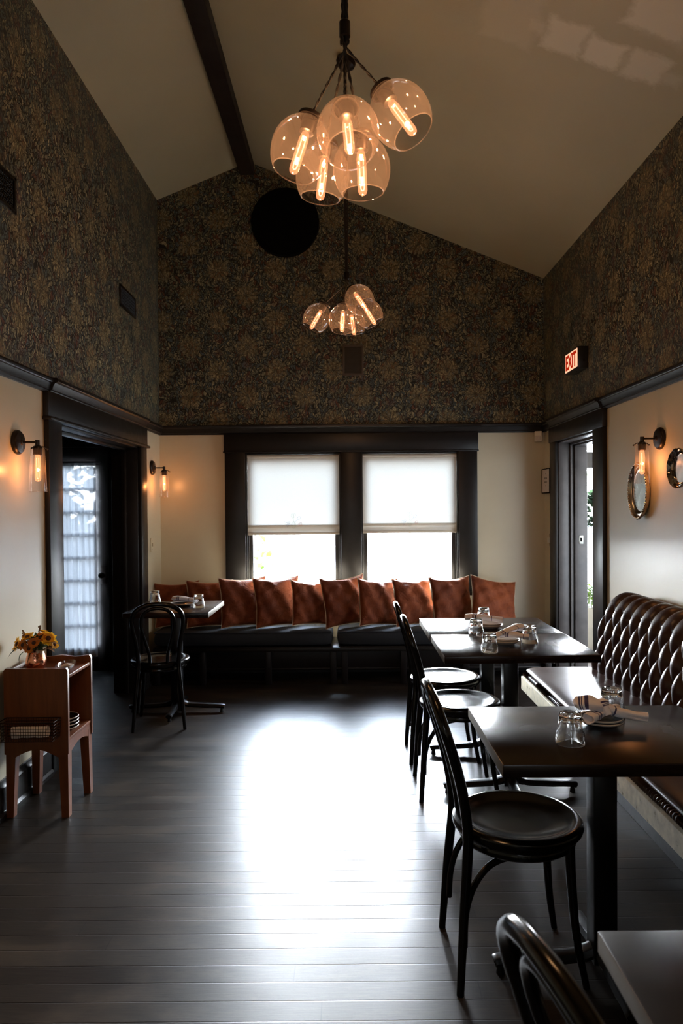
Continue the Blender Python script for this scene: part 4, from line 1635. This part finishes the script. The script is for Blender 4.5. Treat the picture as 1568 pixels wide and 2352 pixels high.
sw = thing('light_switch', 'ivory light switch plate on the left wall by the room corner', 'light switch', (XL, 5.97, 1.14))
MB().rbox(0, .006, -.036, .036, -.058, .058, .002).build('plate', M['ivory'], sw)
MB().rbox(.006, .016, -.008, .008, -.012, .014, .002).build('toggle', M['ivory'], sw)
for z in (-.035, .035):
    MB().cyl((.006, 0, z), (.0075, 0, z), .003, n=8).build('screw', M['silver_dark'], sw)


# silver trays on the right wall
def tray(label, y, z, ry, rz_, mat1, mat2, scal, amp, d=.028):
    o = thing('silver_tray', label, 'tray', (XR - .012, y, z), 0, 'silver trays on the right wall')
    Rt = Matrix.Rotation(-PI / 2, 4, 'Y')

    def ell(prof_, n=120, sc=0):
        q = MB()
        vs, fs = [], []
        for k in range(n):
            a = 2 * PI * k / n
            for (r, h) in prof_:
                rr = r * (1 + (amp * (abs(math.sin(scal * a / 2)) - .5) if r > .93 else 0))
                vs.append((-h, rr * ry * math.cos(a), rr * rz_ * math.sin(a)))
        m_ = len(prof_)
        for k in range(n):
            for i in range(m_ - 1):
                fs.append((k * m_ + i, ((k + 1) % n) * m_ + i, ((k + 1) % n) * m_ + i + 1, k * m_ + i + 1))
        return q.add(vs, fs)
    ell([(.70, .004), (.76, .006), (.82, .014), (.88, .012), (.93, d - .006), (.97, d), (1.0, d - .004), (.99, d - .010), (.90, 0), (.70, 0)]).build('rim', mat1, o)
    ell([(0, .004), (.60, .004), (.70, .0045), (.71, 0), (0, 0)]).build('centre', mat2, o)
    return o


t1 = tray('tall oval tarnished silver tray with ornate scalloped rim behind the wall lamp', 4.17, 1.527, .135, .165, M['silver'], M['silver_dark'], 44, .05)
q = MB()
for k in range(56):
    a = 2 * PI * k / 56
    q.sphere((-.026, .130 * math.cos(a), .160 * math.sin(a)), (.005, .0055, .0055), 8, 5)
q.build('beaded_edge', M['silver'], t1)
t2 = tray('round polished silver tray cut off at the right edge of the picture', 3.66, 1.632, .112, .104, M['gunmetal'], M['gunmetal'], 12, .035, .030)

# ------------------------------------------------------------------ wooden side stand at left
st = thing('wooden_side_stand', 'small red-brown wooden stand with shelf against the left wall', 'side table', (-1.47, 3.49, 0))
SX0, SX1, SY0, SY1 = -.15, .15, -.16, .16


def panel_poly(top_wave=False):
    pts = [(SX0, .30)]
    for k in range(13):
        u = k / 12
        pts.append((SX0 + .05 + u * (SX1 - SX0 - .10), .285 + .035 * math.sin(PI * u)))
    pts += [(SX1, .30), (SX1, .690), (SX1 - .008, .703)]
    for k in range(1, 12):
        u = k / 12
        pts.append((SX1 - .008 - u * (SX1 - SX0 - .016), .703 - (.004 * (1 - math.cos(4 * PI * u)) if top_wave else .003 * math.sin(PI * u))))
    pts += [(SX0 + .008, .703), (SX0, .690)]
    return pts


MB().prism(panel_poly(), SY0, SY0 + .018, 'y').build('side_panel', M['console'], st)
MB().prism(panel_poly(True), SY1 - .018, SY1, 'y').build('side_panel', M['console'], st)
MB().rbox(SX0, SX1 - .004, SY0 + .018, SY1 - .018, .650, .667, .003).build('top_shelf', M['console'], st)
MB().rbox(SX0, SX1 - .004, SY0 + .018, SY1 - .018, .355, .371, .003).build('lower_shelf', M['console'], st)
MB().rbox(SX0, SX0 + .012, SY0 + .018, SY1 - .018, .33, .69, .003).build('back_panel', M['console'], st)
pl = [(SY0 + .018, .356), (SY0 + .018, .29)] + [(SY0 + .03 + k / 10 * (SY1 - SY0 - .06), .29 + .03 * math.sin(PI * k / 10)) for k in range(11)] + [(SY1 - .018, .29), (SY1 - .018, .356)]
MB().prism(pl, SX1 - .022, SX1 - .006, 'x').build('apron', M['console'], st)
for (sx, sy) in ((-1, -1), (1, -1), (-1, 1), (1, 1)):
    tx_, ty_ = sx * .122, sy * .132
    bx_, by_ = sx * .130, sy * .140
    vs = []
    for (cx, cy, z, h_) in ((bx_, by_, 0, .017), (tx_, ty_, .33, .023)):
        vs += [(cx - h_, cy - h_, z), (cx + h_, cy - h_, z), (cx + h_, cy + h_, z), (cx - h_, cy + h_, z)]
    fs = [(3, 2, 1, 0), (4, 5, 6, 7)] + [(i, (i + 1) % 4, 4 + (i + 1) % 4, 4 + i) for i in range(4)]
    MB().add(vs, fs).build('leg', M['console'], st, smooth=False)

# copper vase and bouquet
vz = MB().lathe([(0, 0), (.030, 0), (.036, .006), (.046, .030), (.048, .050), (.043, .072), (.037, .088), (.0355, .094), (.0335, .093), (.035, .086), (.041, .070), (.045, .048), (.042, .028), (.03, .008), (0, .006)], 40).build('copper_vase', M['copper'])
vz.location = (-1.515, 3.44, .6675)
tag(vz, 'round hammered copper vase holding flowers on the wooden stand', 'vase')
bo = thing('flower_bouquet', 'bouquet of yellow sunflowers, rust blooms and leaves in the copper vase', 'flowers', (-1.515, 3.44, .70))
bo.scale = (1.12, 1.12, 1.12)
rnd = random.Random(4)


def flower(c, nrm, r, npet, mat, rows=2, seedr=.35):
    n_ = Vector(nrm).normalized()
    x = n_.orthogonal().normalized()
    y = n_.cross(x)
    Mx = Matrix.Translation(c) @ Matrix((x, y, n_)).transposed().to_4x4()
    q = MB()
    for row in range(rows):
        for k in range(npet):
            a = 2 * PI * (k + row * .5) / npet + rnd.uniform(-.1, .1)
            L = r * rnd.uniform(.85, 1.1) * (1 - .18 * row)
            w_ = L * .24
            ca, sa = math.cos(a), math.sin(a)
            up_ = .25 * L * (row + .4) + rnd.uniform(-.1, .15) * L
            pts = [(0.2, 0, 0), (.5, w_ / L, .10), (.8, w_ / L * .8, .25), (1.0, 0, .35), (.8, -w_ / L * .8, .25), (.5, -w_ / L, .10)]
            vs = [((px * ca - py * sa) * L, (px * sa + py * ca) * L, pz * up_ * 2 + .001 * row) for px, py, pz in pts]
            q.add(vs, [(0, 1, 2, 3, 4, 5)], Mx)
    fo = q.build('blossom', M[mat], bo)
    MB().sphere((0, 0, r * .06), (r * seedr, r * seedr, r * .18), 12, 8, M=Mx).build('blossom_centre', M['seed'], fo)


for (c, nrm, r, npet, mat) in [((-.075, -.01, .088), (-.8, -.6, .35), .034, 14, 'petal'), ((-.035, .0, .118), (-.2, -.5, .9), .030, 14, 'petal'), ((.058, -.01, .112), (.45, -.7, .6), .034, 16, 'petal'),
                               ((.030, -.02, .118), (.1, -.8, .6), .026, 12, 'petal_o'), ((.012, -.045, .100), (.1, -1, .4), .026, 12, 'petal_o'), ((-.040, -.035, .090), (-.4, -1, .3), .026, 10, 'petal_o'),
                               ((.020, .03, .135), (.2, .3, 1), .026, 12, 'petal'), ((.080, .0, .085), (.9, -.4, .3), .024, 10, 'petal'), ((-.01, -.045, .075), (0, -1, .1), .022, 10, 'petal_o')]:
    flower(c, nrm, r, npet, mat)


def leaf(q, base, tip, w_, curl=.02):
    b, t_ = Vector(base), Vector(tip)
    d = t_ - b
    L = d.length
    side = d.cross(Vector((0, 0, 1)))
    if side.length < 1e-5:
        side = Vector((1, 0, 0))
    side.normalize()
    up_ = side.cross(d).normalized()
    vs = []
    prof_ = [(0, .08), (.2, .75), (.45, 1), (.7, .75), (.9, .3), (1, 0)]
    for (t0, ww) in prof_:
        p = b + d * t0 + up_ * (curl * math.sin(PI * t0))
        vs += [p - side * w_ * ww * .5 + up_ * w_ * ww * .12, p, p + side * w_ * ww * .5 + up_ * w_ * ww * .12]
    fs = []
    for i in range(len(prof_) - 1):
        for k in range(2):
            a = i * 3 + k
            fs.append((a, a + 1, a + 4, a + 3))
    q.add(vs, fs)


q = MB()
for k in range(46):
    a = rnd.uniform(0, 2 * PI)
    e = rnd.uniform(-.1, 1.2)
    R0 = .02
    R1 = rnd.uniform(.06, .10)
    base = (R0 * math.cos(a), R0 * math.sin(a), rnd.uniform(.055, .08))
    tip = (R1 * math.cos(a) * math.cos(e), R1 * math.sin(a) * math.cos(e), .075 + R1 * math.sin(e) * .7)
    leaf(q, base, tip, rnd.uniform(.016, .03), .01)
leaf(q, (-.02, -.02, .07), (-.095, -.03, .048), .036)
leaf(q, (-.02, -.03, .07), (-.11, -.03, .03), .014)
leaf(q, (-.02, -.03, .07), (-.045, -.045, .0), .018)
q.build('green_leaves', M['leaf_dark'], bo)
q = MB()
leaf(q, (.02, -.02, .07), (.115, -.02, .085), .035)
leaf(q, (.03, -.02, .05), (.095, -.03, .055), .035)
leaf(q, (.02, -.03, .05), (.045, -.045, .045), .03)
leaf(q, (-.01, -.03, .07), (-.035, -.05, .11), .022)
q.build('dry_leaves', M['dryleaf'], bo)
q = MB()
for k in range(9):
    a = rnd.uniform(0, 2 * PI)
    q.tube([(.012 * math.cos(a), .012 * math.sin(a), -.025), (.02 * math.cos(a), .02 * math.sin(a), .06), (.05 * math.cos(a), .05 * math.sin(a), .11)], .002, 5)
for (x, y, z) in ((.018, 0, .165), (-.055, 0, .145)):
    q.tube([(x * .4, y, .07), (x, y, z)], .0022, 5)
    for j in range(7):
        q.sphere((x + rnd.uniform(-.004, .004), y + rnd.uniform(-.004, .004), z - .004 * j), .004, 6, 4)
q.build('stems', M['dryleaf'], bo)

# oval glass dish with folded papers
dsh = MB()
prof_ = [(0, 0), (.80, 0), (.93, .006), (1.0, .020), (.985, .0215), (.90, .010), (.78, .0045), (0, .0045)]
vs, fs = [], []
for k in range(56):
    a = 2 * PI * k / 56
    for (r, h) in prof_:
        vs.append((r * .042 * math.cos(a), r * .10 * math.sin(a), h))
for k in range(56):
    for i in range(len(prof_) - 1):
        m_ = len(prof_)
        fs.append((k * m_ + i, ((k + 1) % 56) * m_ + i, ((k + 1) % 56) * m_ + i + 1, k * m_ + i + 1))
o = dsh.add(vs, fs).build('oval_dish', M['sconce_glass'])
o.location = (-1.395, 3.50, .6675)
o.rotation_euler = (0, 0, 6 * D2R)
tag(o, 'shallow oval glass dish on top of the wooden stand', 'dish')
for (dx, dy, z, r_, lab) in ((0, 0, .673, 12, 'folded white card lying in the oval glass dish, lower one'), (.004, .008, .6765, 40, 'folded white card on top in the oval glass dish')):
    q = MB()
    q.add([(-.026, -.018, 0), (0, -.018, .003), (.026, -.018, .001), (-.026, .018, .001), (0, .018, .004), (.026, .018, .002)], [(0, 1, 4, 3), (1, 2, 5, 4)])
    q.add([(-.026, -.018, .002), (0, -.018, .008), (.026, -.018, .004), (-.026, .018, .003), (0, .018, .010), (.026, .018, .005)], [(0, 1, 4, 3), (1, 2, 5, 4)])
    o = q.build('folded_card', M['paper'], smooth=False)
    o.location = (-1.393 + dx, 3.50 + dy, z)
    o.rotation_euler = (0, 0, r_ * D2R)
    tag(o, lab, 'card', 'white cards in the oval dish')

# plates stacked on the lower shelf
names = ['lowest', 'second', 'third', 'topmost']
for k in range(4):
    plate(-1.400, 3.47, .3715 + k * .0155, .073, '%s pale-rimmed plate of the stack of four on the stand\'s lower shelf' % names[k], 'plate_dark', 'plates stacked on the stand')

# wire basket hanging on the stand's near panel with a rolled cloth
bk = thing('wire_basket', 'narrow dark wire basket hung on the near side of the wooden stand', 'basket', (-1.48, 3.285, .43))
q = MB()
bx, by, bz = .128, .042, .043
for z in [(-bz + 2 * bz * k / 6) for k in range(7)]:
    s_ = 1 - .06 * (bz - z) / (2 * bz)
    q.tube([(-bx * s_, -by, z), (bx * s_, -by, z), (bx * s_, by, z), (-bx * s_, by, z)], .0013 if abs(z - bz) > .001 else .0028, 5, closed=True)
for k in range(23):
    x = -bx + 2 * bx * k / 22
    q.tube([(x, by, bz), (x * .95, by, -bz), (x * .95, -by, -bz), (x, -by, bz)], .0011, 4)
q.build('wire_mesh', M['wire'], bk)
q, us = roll([(-.08, 0, -.012), (-.03, 0, -.010), (.03, 0, -.012), (.08, 0, -.012)], [.030, .031, .031, .030], 31)
o = build_uv(q, us, 'rolled_cloth', M['backing'])
o.data.materials.clear()
M['cloth_white'] = plain('white_folded_cloth', (0.80, 0.72, 0.66), 0.9, bump=.3)
o.data.materials.append(M['cloth_white'])
o.location = (-1.478, 3.285, .430)
tag(o, 'white rolled cloth lying inside the wire basket', 'cloth')

# ------------------------------------------------------------------ outside
GZ = -.5
struct('ground', MB().box(-80, 80, YB + TH + .02, 90, GZ - .1, GZ), M['concrete'])
struct('ground_front', MB().box(-80, 80, -60, YF - TH - .02, GZ - .1, GZ), M['concrete'])
struct('ground_side', MB().box(XR + TH + .02, 80, YF - TH - .02, YB + TH + .02, GZ - .1, GZ), M['concrete'])
o = MB().box(-60, 60, 17, 24, GZ, GZ + .02).build('street', M['asphalt'])
o['kind'] = 'structure'
o.name = 'floor_street'
struct('floor_porch', MB().box(XR + TH, 4.4, 3.6, 8.0, -.14, -.02), M['porch'])
q = MB().box(XR + TH, 4.4, 3.6, 8.1, 2.20, 2.30)
struct('ceiling_porch', q, M['soffit'])
struct('trim_porch', MB().rbox(XR + TH + .02, 4.4, 7.98, 8.12, 1.86, 2.04, .006), M['trim'])
pn = thing('planter_box', 'grey planter box full of green foliage outside the right doorway', 'planter', (2.5, 7.0, -.02))
MB().rbox(-.5, .7, -.16, .16, 0, .475, .006).build('box', M['planter'], pn)
rnd = random.Random(12)
q = MB()
for k in range(300):
    x, y = rnd.uniform(-.48, .5), rnd.uniform(-.14, .14)
    a = rnd.uniform(0, 2 * PI)
    h_ = rnd.uniform(.03, .26)
    L = rnd.uniform(.05, .12)
    q.tube([(x, y, .46), (x + .02 * math.cos(a), y + .02 * math.sin(a), .47 + h_)], .002, 4)
    b = (x + .02 * math.cos(a), y + .02 * math.sin(a), .47 + h_)
    for j in range(3):
        a2 = a + j * 2.1
        leaf(q, b, (b[0] + L * math.cos(a2), b[1] + L * math.sin(a2), b[2] + rnd.uniform(-.03, .05)), L * .35, .015)
q.build('foliage', M['leaf_bright'], pn)
q = MB()
for k in range(60):
    x = rnd.uniform(2.0, 3.4)
    y = rnd.uniform(7.8, 8.15)
    z = rnd.uniform(1.98, 2.16)
    a = rnd.uniform(0, 2 * PI)
    leaf(q, (x, y, z), (x + .09 * math.cos(a), y + .09 * math.sin(a), z - rnd.uniform(0, .09)), .06)
for k in range(14):
    x, y, z = 2.02 + .025 * k, 6.4 + .02 * k, 2.18 - .012 * (k % 5)
    leaf(q, (x, y, z), (x + rnd.uniform(-.04, .04), y, z - .09), .05)
    q.tube([(x, y, 2.2), (x, y, z)], .002, 4)
o = q.build('hanging_vine', M['leaf_bright'])
o.data.transform(Matrix.Translation((-2.6, -7.6, -2.1)))
o.location = (2.6, 7.6, 2.1)
tag(o, 'bright green vine trailing under the porch roof outside the right doorway', 'vine')

fn = thing('picket_fence', 'white picket fence across the street seen through the right doorway', 'fence', (16, 44, GZ))
q = MB()
for k in range(100):
    x = -5 + k * .1
    q.box(x, x + .05, 0, .02, 0, .62)
q.build('pickets', M['fence'], fn)
q = MB().box(-5, 5, .02, .05, .15, .2).box(-5, 5, .02, .05, .48, .53)
q.build('rails', M['fence'], fn)


def foliage_thing(name, label, cat, loc_, rad, n, L, mat, seed, trunk=False):
    rn = random.Random(seed)
    t = thing(name, label, cat, loc_)
    q = MB()
    for k in range(n):
        v = Vector((rn.gauss(0, 1), rn.gauss(0, 1), rn.gauss(0, 1))).normalized() * rn.uniform(.55, 1) ** .6
        p = Vector((v.x * rad[0], v.y * rad[1], v.z * rad[2]))
        a, e = rn.uniform(0, 2 * PI), rn.uniform(-.8, .8)
        leaf(q, p, p + Vector((math.cos(a) * math.cos(e), math.sin(a) * math.cos(e), math.sin(e))) * L, L * .55, L * .1)
    q.build('foliage', M[mat], t)
    if trunk:
        MB().tube([(0, 0, -loc_[2] + GZ), (.05, 0, -rad[2] * .3), (0, 0, rad[2] * .5)], [.16, .11, .04], 8).build('trunk', M['bark'], t)
    return t


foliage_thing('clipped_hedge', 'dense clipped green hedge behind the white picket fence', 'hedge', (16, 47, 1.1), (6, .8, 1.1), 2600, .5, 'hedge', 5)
foliage_thing('street_tree', 'pale green tree above the hedge across the street', 'tree', (15.5, 56, 3.4), (3.2, 2.4, 1.5), 1100, .55, 'far_leaf', 6, True)
foliage_thing('garden_tree', 'leafy tree outside the curtained glazed door, seen only as dappled shadow', 'tree', (-3.9, 9.6, 2.0), (1.3, .9, 1.6), 700, .30, 'hedge', 8, True)
foliage_thing('garden_shrub', 'loose green shrub outside the left window, washed out by glare', 'shrub', (-1.6, 9.6, .55), (.6, .5, .75), 260, .16, 'leaf_bright', 9)
ut = thing('utility_pole', 'thin utility pole against the white sky through the right doorway', 'utility pole', (17.2, 50, GZ))
MB().cyl((0, 0, 0), (0, 0, 8), .12, .09, n=10).build('pole', M['bark'], ut)
MB().rbox(-1, 1, -.06, .06, 6.5, 6.65, .01).build('crossarm', M['bark'], ut)
